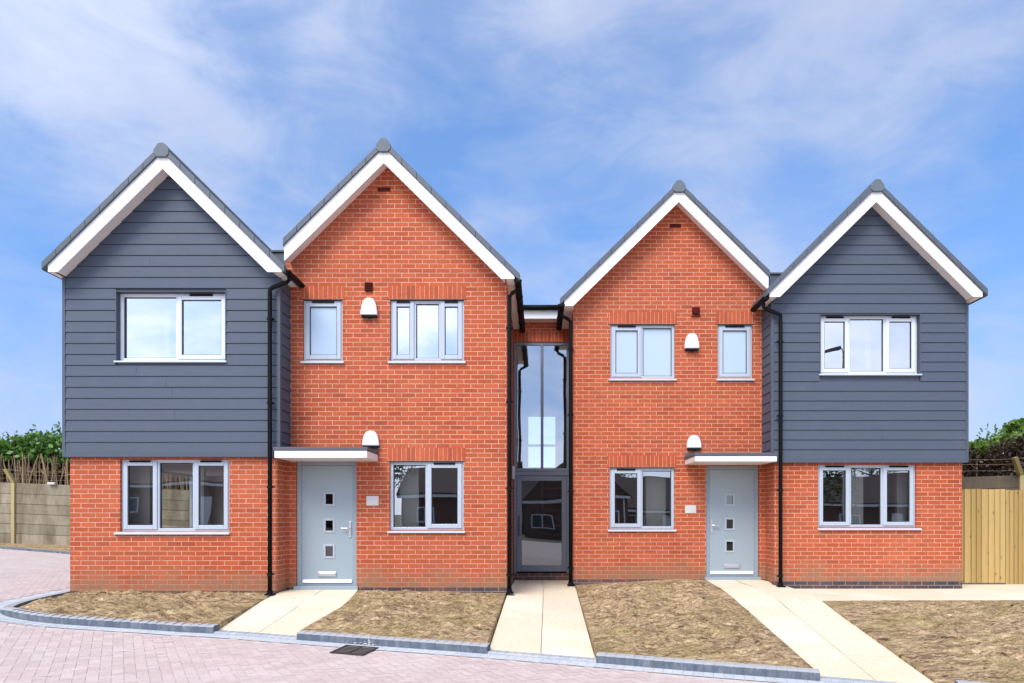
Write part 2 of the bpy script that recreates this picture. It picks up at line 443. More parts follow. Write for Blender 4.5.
def verge(root, c, zA, xl, xr, Yv, Yw, zb, cut_l=False, cut_r=False):
    o0, i0 = zA-.088, zA-.088-.255
    b = MB(); s = MB()
    for xe, cut in ((xl, cut_l), (xr, cut_r)):
        sg = 1 if xe > c else -1; d = abs(xe-c)
        if cut:
            pts = [(c,o0),(xe,o0-T*d),(xe,i0-T*d),(c,i0)]
            s.prism([(c,i0+.085),(xe,i0+.085-T*d),(xe,i0+.067-T*d),(c,i0+.067)], Yv+.024, Yw+.02)
        else:
            dx = (i0-zb)/T
            pts = [(c,o0),(xe,o0-T*d),(xe,zb),(c+sg*dx,zb),(c,i0)]
            s.prism([(c,i0+.085),(c+sg*(dx+.05),zb+.036),(c+sg*(dx+.05),zb+.018),(c,i0+.067)], Yv+.024, Yw+.02)
        b.prism(pts, Yv, Yv+.023)
    b.build('bargeboard', M['white'], root, .003)
    s.build('verge_soffit', M['soffit'], root)

def eave(root, xw, xf, zb, ztop, Y0, Y1, gut=True, gy=None):
    """boxed eave running back along a side wall: soffit, fascia, gutter"""
    a, b = sorted((xw, xf)); sg = 1 if xf > xw else -1
    s = MB(); s.box(a, b, Y0+.024, Y1, zb+.004, zb+.016); s.build('eave_soffit', M['soffit'], root)
    f = MB(); f.box(min(xf, xf-sg*.02), max(xf, xf-sg*.02), Y0+.024, Y1, zb, ztop); f.build('fascia', M['white'], root)
    if gut:
        gx = xf + sg*.055; gz = ztop-.035; m = MB(); r = .056; g0 = gy if gy is not None else Y0+.03
        k = 9; n0 = len(m.v)
        ring = [(gx+r*math.cos(math.pi+math.pi*i/(k-1)), gz+r*math.sin(math.pi+math.pi*i/(k-1))) for i in range(k)]
        ring2 = [(gx+(r-.006)*math.cos(2*math.pi-math.pi*i/(k-1)), gz+(r-.006)*math.sin(2*math.pi-math.pi*i/(k-1))) for i in range(k)]
        m.prism(ring+ring2, g0, Y1)
        m.prism(ring, g0, g0+.006)
        o = m.build('gutter', M['black'], root)
        y = g0+.02
        while y < min(Y1, g0+3):
            br = MB(); br.prism([(x+(x-gx)*.16, z+(z-gz)*.16-.0) for x, z in ring], y, y+.03); y += .8
            br.build('gutter_bracket', M['black'], o)

def downpipe(root, pts, zs, foot=True):
    m = MB(); m.tube(pts, .034, 12)
    p = m.build('downpipe', M['black'], root, smooth=True)
    x, y = pts[-1][0], pts[-1][1]
    for z in zs:
        b = MB(); b.tube([(x,y,z-.025),(x,y,z+.025)], .038, 12); b.build('pipe_collar', M['black'], p)
        b = MB(); b.box(x-.055, x+.055, y+.012, y+.05, z-.012, z+.012); b.build('pipe_clip', M['black'], p)
    if foot:
        z = pts[-1][2]; t = MB(); t.tube([(x,y,z+.002),(x,y,z+.05)], .045, 12); t.box(x-.06, x+.07, y-.07, y+.06, z-.02, z+.004)
        t.build('pipe_shoe', M['black'], p, .004)
    return p

def boards(mb, z0, ztop, exposure, limits, holes, Y, axis='x', sgn=1):
    """lapped boards, each a wedge; limits(z) -> (lo, hi); axis 'x': face at y=Y; axis 'y': face at x=Y looking along sgn"""
    z = z0
    while z < ztop - .02:
        zt = min(z+exposure-.006, ztop)
        lo0, hi0 = limits(z); lo1, hi1 = limits(zt)
        cuts = [(lo0, hi0, lo1, hi1)]
        for a, b, c, d in holes:
            if d <= z+.02 or c >= zt-.02: continue
            new = []
            for p0, p1, q0, q1 in cuts:
                if a > p0: new.append((p0, min(a,p1), q0, min(a,q1)))
                if b < p1: new.append((max(b,p0), p1, max(b,q0), q1))
            cuts = new
        for p0, p1, q0, q1 in cuts:
            segs = [(p0, p1, q0, q1)]
            if p1-p0 > 2.2 and random.random() < .14:   # butt joint
                k = p0 + (p1-p0)*random.uniform(.3,.7)
                if q0 < k < q1: segs = [(p0, k-.0015, q0, k-.0015), (k+.0015, p1, k+.0015, q1)]
            for a0, a1, b0, b1 in segs:
                if b1-b0 < .01: b0 = b1 = (b0+b1)/2; b0 -= .004; b1 += .004
                o, i = .016, .004
                if axis == 'x':
                    mb.hexa([(a0,Y-o,z),(a1,Y-o,z),(a1,Y+.02,z),(a0,Y+.02,z),(b0,Y-i,zt),(b1,Y-i,zt),(b1,Y+.02,zt),(b0,Y+.02,zt)])
                else:
                    mb.hexa([(Y+sgn*o,a0,z),(Y+sgn*o,a1,z),(Y-sgn*.02,a1,z),(Y-sgn*.02,a0,z),(Y+sgn*i,b0,zt),(Y+sgn*i,b1,zt),(Y-sgn*.02,b1,zt),(Y-sgn*.02,b0,zt)])
        z += exposure

def door(root, Y, x0, x1, z0, z1, hinge, panes_x, panes_z, letter_z, handle_z):
    y = Y+.05; fw = .07
    lx0, lx1 = x0+fw, x1-fw
    leaf = MB(); px0, px1 = panes_x; holes = [(px0, px1, a, b) for a, b in panes_z]
    lz0, lz1 = z0+.075, z1-fw
    wall_front(leaf, y+.015, lx0, lx1, lz0, lz1, holes, .05)
    leaf.box(lx0-.001, lx0+.002, y+.016, y+.06, lz0, lz1)
    lo = leaf.build('door', M['doorm'], root)
    fr = MB(); fr.box(x0, x1, y+.0605, y+.08, z1-.02, z1-.001); fr.box(x0, lx0-.004, y-.005, y+.08, z0, z1); fr.box(lx1+.004, x1, y-.005, y+.08, z0, z1); fr.box(lx0-.004, lx1+.004, y-.005, y+.08, lz1+.004, z1)
    for k in (0,1):                                   # stepped rebate
        xx = lx0-.004 if k == 0 else lx1-.012
        fr.box(xx, xx+.016, y+.006, y+.07, lz0, lz1)
    fr.build('door_frame', M['doorfr'], lo, .006)
    th = MB(); th.box(x0-.03, x1+.03, Y-.04, y+.08, z0-.03, z0+.03); th.box(x0+.001, x1-.001, y+.004, y+.079, z0+.0301, z0+.074); th.build('threshold', M['doorfr'], lo, .006)
    wb = MB(); wb.hexa([(lx0+.02,y-.02,z0+.08),(lx1-.02,y-.02,z0+.08),(lx1-.02,y+.014,z0+.08),(lx0+.02,y+.014,z0+.08),
                        (lx0+.02,y-.008,z0+.125),(lx1-.02,y-.008,z0+.125),(lx1-.02,y+.014,z0+.135),(lx0+.02,y+.014,z0+.135)])
    wb.build('weather_bar', M['white'], lo, .003)
    for a, b in panes_z:
        v = MB(); frame_rect(v, px0-.035, px1+.035, a-.036, b+.036, .036, y+.004, y+.03); v.build('vision_panel_frame', M['visfr'], lo, .006)
        g = MB(); g.face((px0,y+.03,a),(px1,y+.03,a),(px1,y+.03,b),(px0,y+.03,b)); g.build('pane', M['doorglass'], lo, recalc=False)
    xm = (lx0+lx1)/2
    l = MB(); l.box(xm-.15, xm+.15, y-.004, y+.014, letter_z-.04, letter_z+.04); l.box(xm-.135, xm+.135, y-.016, y-.0045, letter_z-.03, letter_z+.024)
    l.build('letter_plate', M['steel'], lo, .006)
    hx = lx1-.05 if hinge == 'left' else lx0+.05; sg = -1 if hinge == 'left' else 1
    h = MB(); h.box(hx-.02, hx+.02, y, y+.014, handle_z-.13, handle_z+.13)
    h.tube([(hx,y+.005,handle_z+.02),(hx,y-.05,handle_z+.02),(hx+sg*.03,y-.055,handle_z+.02),(hx+sg*.13,y-.05,handle_z+.02)], .011, 8)
    h.tube([(hx,y+.01,handle_z-.07),(hx,y-.012,handle_z-.07)], .013, 10)
    h.build('handle', M['steel'], lo, .003)
    return lo
M['doorglass'] = glass_mat('door_glass', .10, (.35,.36,.38))

def canopy(root, x0, x1, Yf, Yw, z0, z1, open_side):
    m = MB(); m.box(x0, x1, Yf, Yw, z0, z1-.055)
    c = m.build('canopy', M['white'], root, .006)
    k = MB(); k.box(x0-.012, x1+.012, Yf-.012, Yw, z1-.052, z1); k.build('canopy_capping', M['cap'], c, .006)
    k2 = MB(); k2.box(x0, x1, Yw-.03, Yw-.001, z1+.0, z1+.07); k2.build('flashing', M['cap'], c)
    return c

def alarm(root, x0, x1, z0, z1, Y):
    c = (x0+x1)/2; w = (x1-x0)/2; h = z1-z0
    pts = [(c-w, z0), (c+w, z0)]
    prof = [(.98,.12),(.93,.35),(.84,.58),(.70,.78),(.52,.91),(.28,.98)]
    pts += [(c+w*a, z0+h*b) for a, b in prof] + [(c, z1)] + [(c-w*a, z0+h*b) for a, b in reversed(prof)]
    m = MB(); m.prism(pts, Y-.085, Y-.004)
    a = m.build('alarm_box', M['alarm'], root, .025, seg=4)
    b = MB(); b.box(c-w*.86, c+w*.86, Y-.075, Y-.003, z0-.032, z0-.001); b.tube([(c,Y-.05,z0-.055),(c,Y-.05,z0-.03)], .025, 8)
    b.build('alarm_base', M['black'], a)

def soldier(root, x0, x1, z0, Y, mat):
    m = MB(); m.box(x0, x1, Y-.003, Y+.02, z0, z0+.215); m.build('lintel_course', M[mat], root)
    l = MB(); l.box(x0-.01, x1+.01, Y-.006, Y+.05, z0-.012, z0-.001); l.build('lintel_plate', M['seal'], root)

def side_shell(mb, X, Y0, Y1, z0, z1):
    mb.face((X,Y0,z0),(X,Y1,z0),(X,Y1,z1),(X,Y0,z1))

# ------------------------------------------------------------------ clad gable houses
def hole_face(mb, X, y0, y1, z0, z1, h):
    a, b, c, d = h
    for q in ((y0,a,z0,z1),(b,y1,z0,z1),(a,b,z0,c),(a,b,d,z1)):
        mb.face((X,q[0],q[2]),(X,q[1],q[2]),(X,q[1],q[3]),(X,q[0],q[3]))
def clad_house(sgn, label, P):
    root = empty('clad_house', ((P['x0']+P['x1'])/2, P['Y'], 0), label, 'house', 'gabled houses joined in one row')
    Y, x0, x1 = P['Y'], P['x0'], P['x1']; Yg = Y+.06; zb = P['zb']
    gx0, gx1 = x0+.055, x1-.055
    lw = P['low']; uw = P['up']
    # brick storey
    w = MB(); wall_front(w, Yg, gx0, gx1, -.4, zb+.02, [(lw[0], lw[1], lw[2], zb-.03)])
    sh_ = (13.2, 14.7, .75, 1.98)
    if sgn < 0: hole_face(w, gx0, Yg, Y+8, -.4, zb+.02, sh_)
    else: side_shell(w, gx0, Yg, Y+8, -.4, zb+.02)
    side_shell(w, gx1, Yg, Y+8, -.4, zb+.02)
    w.face((gx0,Y+8,-.4),(gx1,Y+8,-.4),(gx1,Y+8,zb+.02),(gx0,Y+8,zb+.02))
    w.build('wall', M['brick'], root, recalc=False)
    pl = MB(); pl.box(gx0-.004, gx1+.004, Yg-.005, Yg+.1, -.4, P['plinth'])
    pl.build('plinth', M['blue_brick'], root)
    # boarded storey: backing with window opening, boards, corner trims
    c, zA = P['c'], P['zA']; zE = 4.9
    bk = MB(); wall_front(bk, Y+.021, x0+.02, x1-.02, zb+.012, 4.85, [(uw[0], uw[1], uw[2], uw[3])])
    bk.face((x0+.02,Y+.021,4.85),(x1-.02,Y+.021,4.85),(x1-.02,Y+.021,zA-.2-T*(x1-.02-c)),(c,Y+.021,zA-.2),(x0+.02,Y+.021,zA-.2-T*(c-x0-.02)))
    side_shell(bk, x0+.021, Y+.021, Y+8, zb+.012, 4.95); side_shell(bk, x1-.021, Y+.021, Y+8, zb+.012, 4.95)
    bk.box(x0+.0215, x1-.0215, Y+.022, Y+.4, zb+.004, zb+.011)
    bk.face((x0+.02,Y+8,zb),(x1-.02,Y+8,zb),(x1-.02,Y+8,zE),(c,Y+8,zA-.2),(x0+.02,Y+8,zE))
    bk.build('upper_wall', M['clad'], root, recalc=False)
    def lim(z):
        k = max(.01, (zA-.24-z)/T)
        return max(x0+.012, c-k), min(x1-.012, c+k)
    b = MB(); boards(b, zb+.062, zA-.26, .1714, lim, [(uw[0]-.012, uw[1]+.012, uw[2]-.045, uw[3]+.012)], Y)
    for X, s in ((x0, -1), (x1, 1)):
        boards(b, zb+.062, 4.88, .1714, lambda z: (Y+.01, Y+7.9), [], X, 'y', s)
    b.build('cladding', M['clad'], root)
    t = MB()
    t.box(x0-.018, x0+.03, Y-.019, Y+.012, zb+.004, 4.9); t.box(x1-.03, x1+.018, Y-.019, Y+.012, zb+.004, 4.9)
    t.box(x0-.018, x0-.0005, Y+.0125, Y+.05, zb+.004, 4.9); t.box(x1+.0005, x1+.018, Y+.0125, Y+.05, zb+.004, 4.9)
    t.box(x0+.03, x1-.03, Y-.018, Y+.02, zb-.0, zb+.06)
    a, bb, cc, d = uw
    t.box(a-.014, a, Y-.02, Y+.03, cc-.02, d+.014); t.box(bb, bb+.014, Y-.02, Y+.03, cc-.02, d+.014); t.box(a-.014, bb+.014, Y-.0195, Y+.03, d, d+.013)
    t.build('corner_trim', M['trim'], root, .003)
    window(root, Y, a, bb, cc+.03, d-.0, P['upl'], .085, 'sky_glass', sill=(.03,.03), sill_h=.04, fmat='frame_white')
    window(root, Yg, lw[0], lw[1], lw[2], zb-.03, P['lowl'], .045, sill=P['lsill'])
    rx0, rx1 = (x0+.3, x1-.45) if sgn < 0 else (x0+.45, x1-.3)
    room(root, rx0, rx1, Yg+.27, Y+4.2, .02, 2.0, partitions=P['part'], hole=sh_ if sgn < 0 else None)
    room(root, rx0, rx1, Y+.3, Y+4.2, 2.3, 4.75, 'plaster', partitions=P['partu'])
    if sgn < 0:
        f = MB()
        for a_, b_, c_, d_ in ((sh_[0],sh_[0]+.06,sh_[2],sh_[3]),(sh_[1]-.06,sh_[1],sh_[2],sh_[3]),(sh_[0],sh_[1],sh_[2]-.06,sh_[2]),(sh_[0],sh_[1],sh_[3],sh_[3]+.06)): f.box(gx0+.04, gx0+.1, a_, b_, c_, d_)
        f.build('side_window', M['frame'], root)
    Yv = Y-.28
    roof(root, c, zA, P['tl'], P['tr'], Yv, Y+8)
    verge(root, c, zA, P['el'], P['er'], Yv+.012, Y-.0, P['ez'])
    zt = zA-.10-T*(c-P['el'])-.02
    if sgn < 0:
        eave(root, x0, P['el']+.004, P['ez'], zt, Yv+.01, Y+8, True, Yv+.7)
        eave(root, x1, P['er']-.004, P['ez'], zt, Yv+.01, Y+.47)
    else:
        eave(root, x0, P['el']+.004, P['ez'], zt, Yv+.01, Y+.5)
        eave(root, x1, P['er']-.004, P['ez'], zt, Yv+.01, Y+8, True, Yv+.7)
    px, gx = P['pipe'], (P['er']+.05 if sgn < 0 else P['el']-.05)
    yp = Y-.1
    downpipe(root, [(gx,yp,4.86),(gx,yp,4.80),(gx+(px-gx)*.12,yp,4.765),(gx+(px-gx)*.85,yp,4.685),(px,yp,4.65),(px,yp,4.6),(px,yp,3),(px,yp,P['pz'])],
             [4.2, 2.9, 1.6, .25] if sgn < 0 else [4.2,2.9,1.6,.1])
    return root
M['frame_white'] = plain('window_white', (.64,.68,.73), .3, .03)

clad_house(-1, 'charcoal boarded gabled house with a two-light upper window, beside the concrete fence', dict(
    Y=10.92, x0=-7.426, x1=-4.064, zb=2.07, c=-5.745, zA=6.779, tl=-7.568, tr=-3.875, el=-7.49, er=-3.925, ez=4.865,
    up=(-6.60,-4.905,3.55,4.645), upl=[(1.02,'fixed'),(.9,'sash')], low=(-6.588,-4.874,.905,2.03), lowl=[(1,'sash'),(1,'fixed'),(1,'sash')],
    lsill=(.075,.012), pipe=-4.175, pz=-.05, plinth=-.03, part=((-6.75,-6.34),(-5.64,-5.46)), partu=((-6.08,-6.0),(-5.85,-5.66))))
clad_house(1, 'charcoal boarded gabled house with a three-light upper window, beside the timber gate', dict(
    Y=12.324, x0=4.085, x1=7.518, zb=2.088, c=5.796, zA=6.905, tl=3.90, tr=7.70, el=3.955, er=7.625, ez=4.925,
    up=(4.935,6.68,3.63,4.694), upl=[(1.05,'sash'),(1.25,'fixed'),(1.1,'sash')], low=(4.92,6.66,.945,2.05), lowl=[(1,'sash'),(1,'fixed'),(1,'sash')],
    lsill=(.012,.075), pipe=4.20, pz=-.07, plinth=.0, part=((5.66,5.90),(6.52,6.70)), partu=((5.92,6.02),(6.24,6.31))))

# ------------------------------------------------------------------ brick gable houses
def brick_house(sgn, label, P):
    Y, x0, x1, c, zA = P['Y'], P['x0'], P['x1'], P['c'], P['zA']
    root = empty('brick_house', (c, Y, 0), label, 'house', 'gabled houses joined in one row')
    holes = [w[0] for w in P['wins']] + [P['door']]
    w = MB(); wall_front(w, Y, x0, x1, -.4, 4.70, holes)
    gl = zA-.2-T*abs(x0-c); gr = zA-.2-T*abs(x1-c)
    w.face((x0,Y,4.70),(x1,Y,4.70),(x1,Y,gr),(c,Y,zA-.2),(x0,Y,gl))
    xs_ = x1 if sgn < 0 else x0               # free side, facing the glazed link
    side_shell(w, xs_, Y, Y+8, -.4, 5.0)
    w.build('wall', M['brick'], root, recalc=False)
    pl = MB(); pl.box(x0+.002, x1+.004 if sgn < 0 else x1, Y-.005, Y+.1, -.4, -.012) if sgn < 0 else pl.box(x0-.004, x1-.002, Y-.005, Y+.1, -.4, -.012)
    pl.build('plinth', M['blue_brick'], root)
    for h, lights, up, pane in P['wins']:
        window(root, Y, h[0], h[1], h[2], h[3]-.012, lights, .04, pane, sill=(.03,.03))
        soldier(root, h[0]-.03, h[1]+.03, h[3], Y, 'soldier' if up else 'soldier_low')
    d = P['door']
    door(root, Y, d[0], d[1], d[2], d[3], 'left' if sgn < 0 else 'right', P['dpx'], P['dpz'], P['dl'], P['dh'])
    canopy(root, *P['can'])
    for a in P['alarms']: alarm(root, *a, Y)
    x = P['plaque']; m = MB(); m.box(x[0], x[1], Y-.014, Y-.001, x[2], x[3]); m.build('name_plaque', M['plaque'], root, .003)
    x = P['air']; m = MB()
    for i in range(3):
        zz = x[2]+(x[3]-x[2])*i/3; m.box(x[0], x[1], Y-.004, Y+.01, zz+.004, zz+(x[3]-x[2])/3)
    m.build('air_brick', M['redvent'], root)
    x = P['vent']; vx, vz = (x[0]+x[1])/2, (x[2]+x[3])/2
    m = MB()
    if sgn < 0:
        m.box(x[0], x[1], Y-.03, Y-.001, x[2], x[3])
        for i in range(4): m.box(x[0]+.008, x[1]-.008, Y-.042, Y-.0305, x[2]+.01+i*.034, x[2]+.03+i*.034)
    else:
        m.box(vx-.07, vx+.07, Y-.02, Y-.001, vz-.07, vz+.07); m.tube([(vx,Y-.034,vz),(vx,Y-.0205,vz)], .055, 20); m.box(vx-.085, vx+.085, Y-.024, Y-.001, vz-.105, vz-.09)
    m.build('extract_vent', M['redvent'], root, .003)
    for i, (y0, y1, z0, z1) in enumerate(((Y+.27, Y+4, .02, 2.3), (Y+.27, Y+4, 2.5, 4.9))):
        room(root, x0+.2, x1-.25, y0, y1, z0, z1, partitions=P['part'] if i == 0 else ())
    Yv = Y-.28
    roof(root, c, zA, P['tl'], P['tr'], Yv, Y+8)
    verge(root, c, zA, P['el'], P['er'], Yv+.012, Y, P['ez'], sgn < 0 and True, sgn > 0)
    zt = zA-.10-T*abs((P['er'] if sgn < 0 else P['el'])-c)-.02
    if sgn < 0: eave(root, x1, P['er']-.004, P['ez'], zt, Yv+.01, Y+2.75, True, Yv-.02)
    else: eave(root, x0, P['el']+.004, P['ez'], zt, Yv+.01, Y+1.3, True, Yv-.02)
    downpipe(root, P['pipe'], [4.2, 3.0, 1.6, .2])
    vc = P['valley']; m = MB(); m.box(*vc); m.build('valley_flashing', M['trim'], root)
    m = MB(); m.box(vc[0]-.02, vc[1]+.02, vc[2]-.03, vc[3], vc[5]+.001, vc[5]+.03); m.build('valley_cap', M['cap'], root)
    return root

brick_house(-1, 'red brick gabled house with a three-light upper window, left of the glass entrance', dict(
    Y=11.38, x0=-4.13, x1=-.537, c=-2.48, zA=7.098, tl=-4.075, tr=-.317, el=-4.063, er=-.403, ez=4.915,
    wins=[((-3.854,-3.211,3.672,4.675), [(1,'sash')], True, 'obscured'),
          ((-2.436,-1.236,3.672,4.675), [(1,'sash'),(1.08,'fixed'),(1,'sash')], True, 'sky_glass'),
          ((-2.445,-1.242,.918,2.045), [(1,'fixed'),(1,'sash')], False, 'glass')],
    door=(-3.967,-2.982,-.02,2.045), dpx=(-3.505,-3.385), dpz=((1.345,1.51),(.91,1.075),(.49,.655)), dl=.2, dh=.93,
    can=(-4.042,-2.634,10.65,11.378,2.035,2.20,'r'), alarms=[(-2.905,-2.63,4.40,4.68),(-2.878,-2.60,2.285,2.53)],
    plaque=(-2.82,-2.62,1.32,1.475), air=(-2.64,-2.43,6.42,6.49), vent=(-2.845,-2.72,4.80,4.94), part=((-2.36,-2.04),),
    pipe=[(-.335,11.33,4.93),(-.335,11.33,4.86),(-.37,11.33,4.80),(-.455,11.33,4.755),(-.494,11.33,4.70),(-.494,11.33,4.6),(-.494,11.33,3),(-.494,11.33,-.085)],
    valley=(-4.8,-4.3,12.0,13.0,5.2,5.67)))
brick_house(1, 'red brick gabled house with a two-light upper window, right of the glass entrance', dict(
    Y=12.85, x0=.606, x1=4.15, c=2.496, zA=7.139, tl=.36, tr=4.13, el=.435, er=4.11, ez=4.925,
    wins=[((1.29,2.477,3.675,4.675), [(1,'sash'),(1.05,'fixed')], True, 'obscured'),
          ((3.262,3.903,3.675,4.675), [(1,'sash')], True, 'obscured'),
          ((1.275,2.47,.91,2.045), [(1,'sash'),(1.03,'fixed')], False, 'glass')],
    door=(3.046,4.018,0.0,2.075), dpx=(3.44,3.56), dpz=((1.365,1.53),(.92,1.085),(.51,.675)), dl=.23, dh=.96,
    can=(2.66,4.062,12.0,12.848,2.085,2.235,'l'), alarms=[(2.64,2.914,4.21,4.49),(2.68,2.954,2.39,2.63)],
    plaque=(2.66,2.865,1.2,1.344), air=(2.38,2.59,6.44,6.51), vent=(2.79,2.93,4.84,4.98), part=((2.0,2.38),),
    pipe=[(.38,12.8,4.93),(.38,12.8,4.86),(.42,12.8,4.80),(.52,12.8,4.745),(.56,12.8,4.70),(.56,12.8,4.6),(.56,12.8,3),(.56,12.8,-.10)],
    valley=(4.3,4.75,13.1,14.2,5.2,5.67)))

# ------------------------------------------------------------------ glazed link
def glazed_link():
    Y = 14.2; x0, x1 = -.533, .602
    root = empty('glazed_entrance', (.03, Y, 0), 'tall narrow dark framed glass entrance recessed between the two brick gables', 'entrance')
    w = MB(); w.box(x0, x1, Y, Y+.25, 4.68, 5.07); w.build('wall', M['brick'], root)
    s = MB(); s.box(x0, x1, Y-.004, Y+.02, 4.685, 4.90); s.build('lintel_course', M['soldier'], root)
    f = MB(); f.box(x0+.13, x1-.13, Y-.3, Y-.28, 5.07, 5.235); f.build('fascia', M['white'], root, .003)
    f = MB(); f.box(x0+.001, x1-.001, Y-.279, Y-.001, 5.07, 5.085); f.build('eave_soffit', M['soffit'], root)
    g = MB(); g.tube([(x0+.16,Y-.36,5.275),(x1-.16,Y-.36,5.275)], .05, 12); g.build('gutter', M['black'], root, smooth=True)
    r = MB(); r.hexa([(x0,Y-.3,5.236),(x1,Y-.3,5.236),(x1,Y+4.5,5.3),(x0,Y+4.5,5.3),(x0,Y-.3,5.27),(x1,Y-.3,5.27),(x1,Y+4.5,5.34),(x0,Y+4.5,5.34)])
    r.build('roof', M['slate'], root)
    fr = MB(); y0, y1 = Y+.02, Y+.10
    frame_rect(fr, x0+.002, x1-.002, 2.06, 4.68, .06, y0, y1); fr.box(.015, .07, y0+.001, y1-.001, 2.12, 4.62)
    fr.box(x0+.002, x1-.002, y0-.01, y1, 1.97, 2.055)
    wd = fr.build('screen_window', M['linkfr'], root, .004)
    for a, b in ((x0+.065, .013), (.072, x1-.065)):
        p = MB(); p.face((a,Y+.05,2.123),(b,Y+.05,2.123),(b,Y+.05,4.617),(a,Y+.05,4.617)); p.build('pane', M['link_glass'], wd, recalc=False)
    d = MB(); frame_rect(d, x0+.06, x1-.06, .02, 1.965, .10, y0+.005, y1, .13)
    do = d.build('door', M['linkfr'], root, .005)
    for a, b in ((x0+.002, x0+.057), (x1-.057, x1-.002)):
        d = MB(); d.box(a, b, y0, y1, -.01, 1.968); d.build('door_jamb', M['linkfr'], do, .004)
    p = MB(); p.face((x0+.162,Y+.05,.152),(x1-.162,Y+.05,.152),(x1-.162,Y+.05,1.863),(x0+.162,Y+.05,1.863)); p.build('pane', M['entrance_glass'], do, recalc=False)
    h = MB(); h.tube([(x0+.11,Y+.03,.75),(x0+.11,Y-.03,.75),(x0+.11,Y-.03,1.15),(x0+.11,Y+.03,1.15)], .012, 8); h.build('handle', M['cap'], do)
    k = MB(); k.box(x0, x1, Y-.03, Y+.3, -.4, -.012); k.build('threshold', M['blue_brick'], root)
    # entry panel on the left jamb
    e = MB(); e.box(x0+.001, x0+.05, Y-.9, Y-.78, 1.85, 2.1); e.build('entry_panel', M['galv'], root, .01)
    # hall with a rear landing window and a stair
    m = MB(); zt = 5.0
    m.face((x0,Y+.3,0),(x0,Y+4.4,0),(x0,Y+4.4,zt),(x0,Y+.3,zt)); m.face((x1,Y+.3,0),(x1,Y+.3,zt),(x1,Y+4.4,zt),(x1,Y+4.4,0))
    m.face((x0,Y+.3,zt),(x0,Y+4.4,zt),(x1,Y+4.4,zt),(x1,Y+.3,zt))
    wall_front(m, Y+4.4, x0, x1, 0, zt, [(-.36,.46,2.4,3.85)], .2)
    ro = m.build('hall', M['plaster'], root, recalc=False)
    m = MB(); m.box(x0, x1, Y+.3, Y+4.6, -.1, -.02); m.build('hall_floor', M['floorb'], ro)
    wr = MB(); frame_rect(wr, -.36, .46, 2.4, 3.85, .05, Y+4.45, Y+4.52); wr.box(-.31,.41,Y+4.452,Y+4.518,3.0,3.06); wr.box(.02,.07,Y+4.451,Y+4.519,2.45,3.0)
    wr.build('rear_window', M['white'], root)
    st = MB()
    for i in range(11): st.box(.08, x1-.01, Y+1.4+i*.25, Y+1.72+i*.25, .12+i*.19, .17+i*.19)
    st.box(.05, .078, Y+1.4, Y+1.45, .12, 1.0); st.tube([(.06,Y+1.4,1.0),(.06,Y+4.1,3.1)], .025, 8)
    st.build('staircase', M['plaster'], root)
glazed_link()

# ------------------------------------------------------------------ ground, road, kerb, paths
kerb_line = [(14,4.1),(9,5.45),(4.05,6.82),(2.76,7.17),(1.7,7.40),(.65,7.70),(-.59,8.02),(-1.9,8.29),(-2.95,8.52),(-4.10,8.79),(-4.6,8.81),(-5.2,8.77),(-5.8,8.71),(-6.2,8.71),(-6.55,8.80),(-6.85,8.95),(-7.08,9.16),(-7.25,9.45),(-7.38,9.85),(-7.47,10.4),(-7.58,11.3),(-7.64,12.5),(-7.72,15),(-7.8,18.3)]
def resample(pts, step):
    out = [Vector((*pts[0], 0))]; acc = 0
    for a, b in zip(pts, pts[1:]):
        a, b = Vector((*a,0)), Vector((*b,0)); d = (b-a).length; t = step-acc
        while t <= d: out.append(a+(b-a)*t/d); t += step
        acc = d-(t-step)
    return out
def smooth_line(pts, n=2):
    for _ in range(n):
        q = [pts[0]]
        for a, b in zip(pts, pts[1:]):
            q += [(a[0]*.75+b[0]*.25, a[1]*.75+b[1]*.25), (a[0]*.25+b[0]*.75, a[1]*.25+b[1]*.75)]
        pts = q+[pts[-1]]
    return pts
KL = smooth_line(kerb_line, 2)
KU = resample(KL, .105)
garden_poly = [(p[0], p[1]) for p in KL] + [(-7.8,25),(14,25)]
def inside(x, y, poly):
    c = False; j = len(poly)-1
    for i in range(len(poly)):
        xi, yi = poly[i]; xj, yj = poly[j]
        if (yi > y) != (yj > y) and x < (xj-xi)*(y-yi)/(yj-yi)+xi: c = not c
        j = i
    return c
def kdist(x, y):
    return min((p.x-x)**2+(p.y-y)**2 for p in KU)**.5

def height_sheet(name, xs, ys, fn, mat):
    m = MB(); nx, ny = len(xs), len(ys)
    m.v = [(x, y, fn(x, y)) for y in ys for x in xs]
    m.f = [(j*nx+i, j*nx+i+1, (j+1)*nx+i+1, (j+1)*nx+i) for j in range(ny-1) for i in range(nx-1)]
    return m.build(name, mat, recalc=False)
def rng(a, b, n): return [a+(b-a)*i/n for i in range(n+1)]
g = height_sheet('ground', [-3000,-600,-150,-60]+rng(-40,40,80)+[60,150,600,3000], [-3000,-600,-150,-60]+rng(-45,45,45)+[60,150,600,3000], lambda x, y: zr(x)-.06, M['ground'])
tag(g, 'bare ground reaching out under and beyond the road', 'ground', kind='structure')
rs = height_sheet('road', rng(-22,14,72), rng(-14,21,35), lambda x, y: zr(x)-.006, M['joint'])
tag(rs, 'pinkish block paved road with sandy joints in front of the houses', 'road', kind='structure')
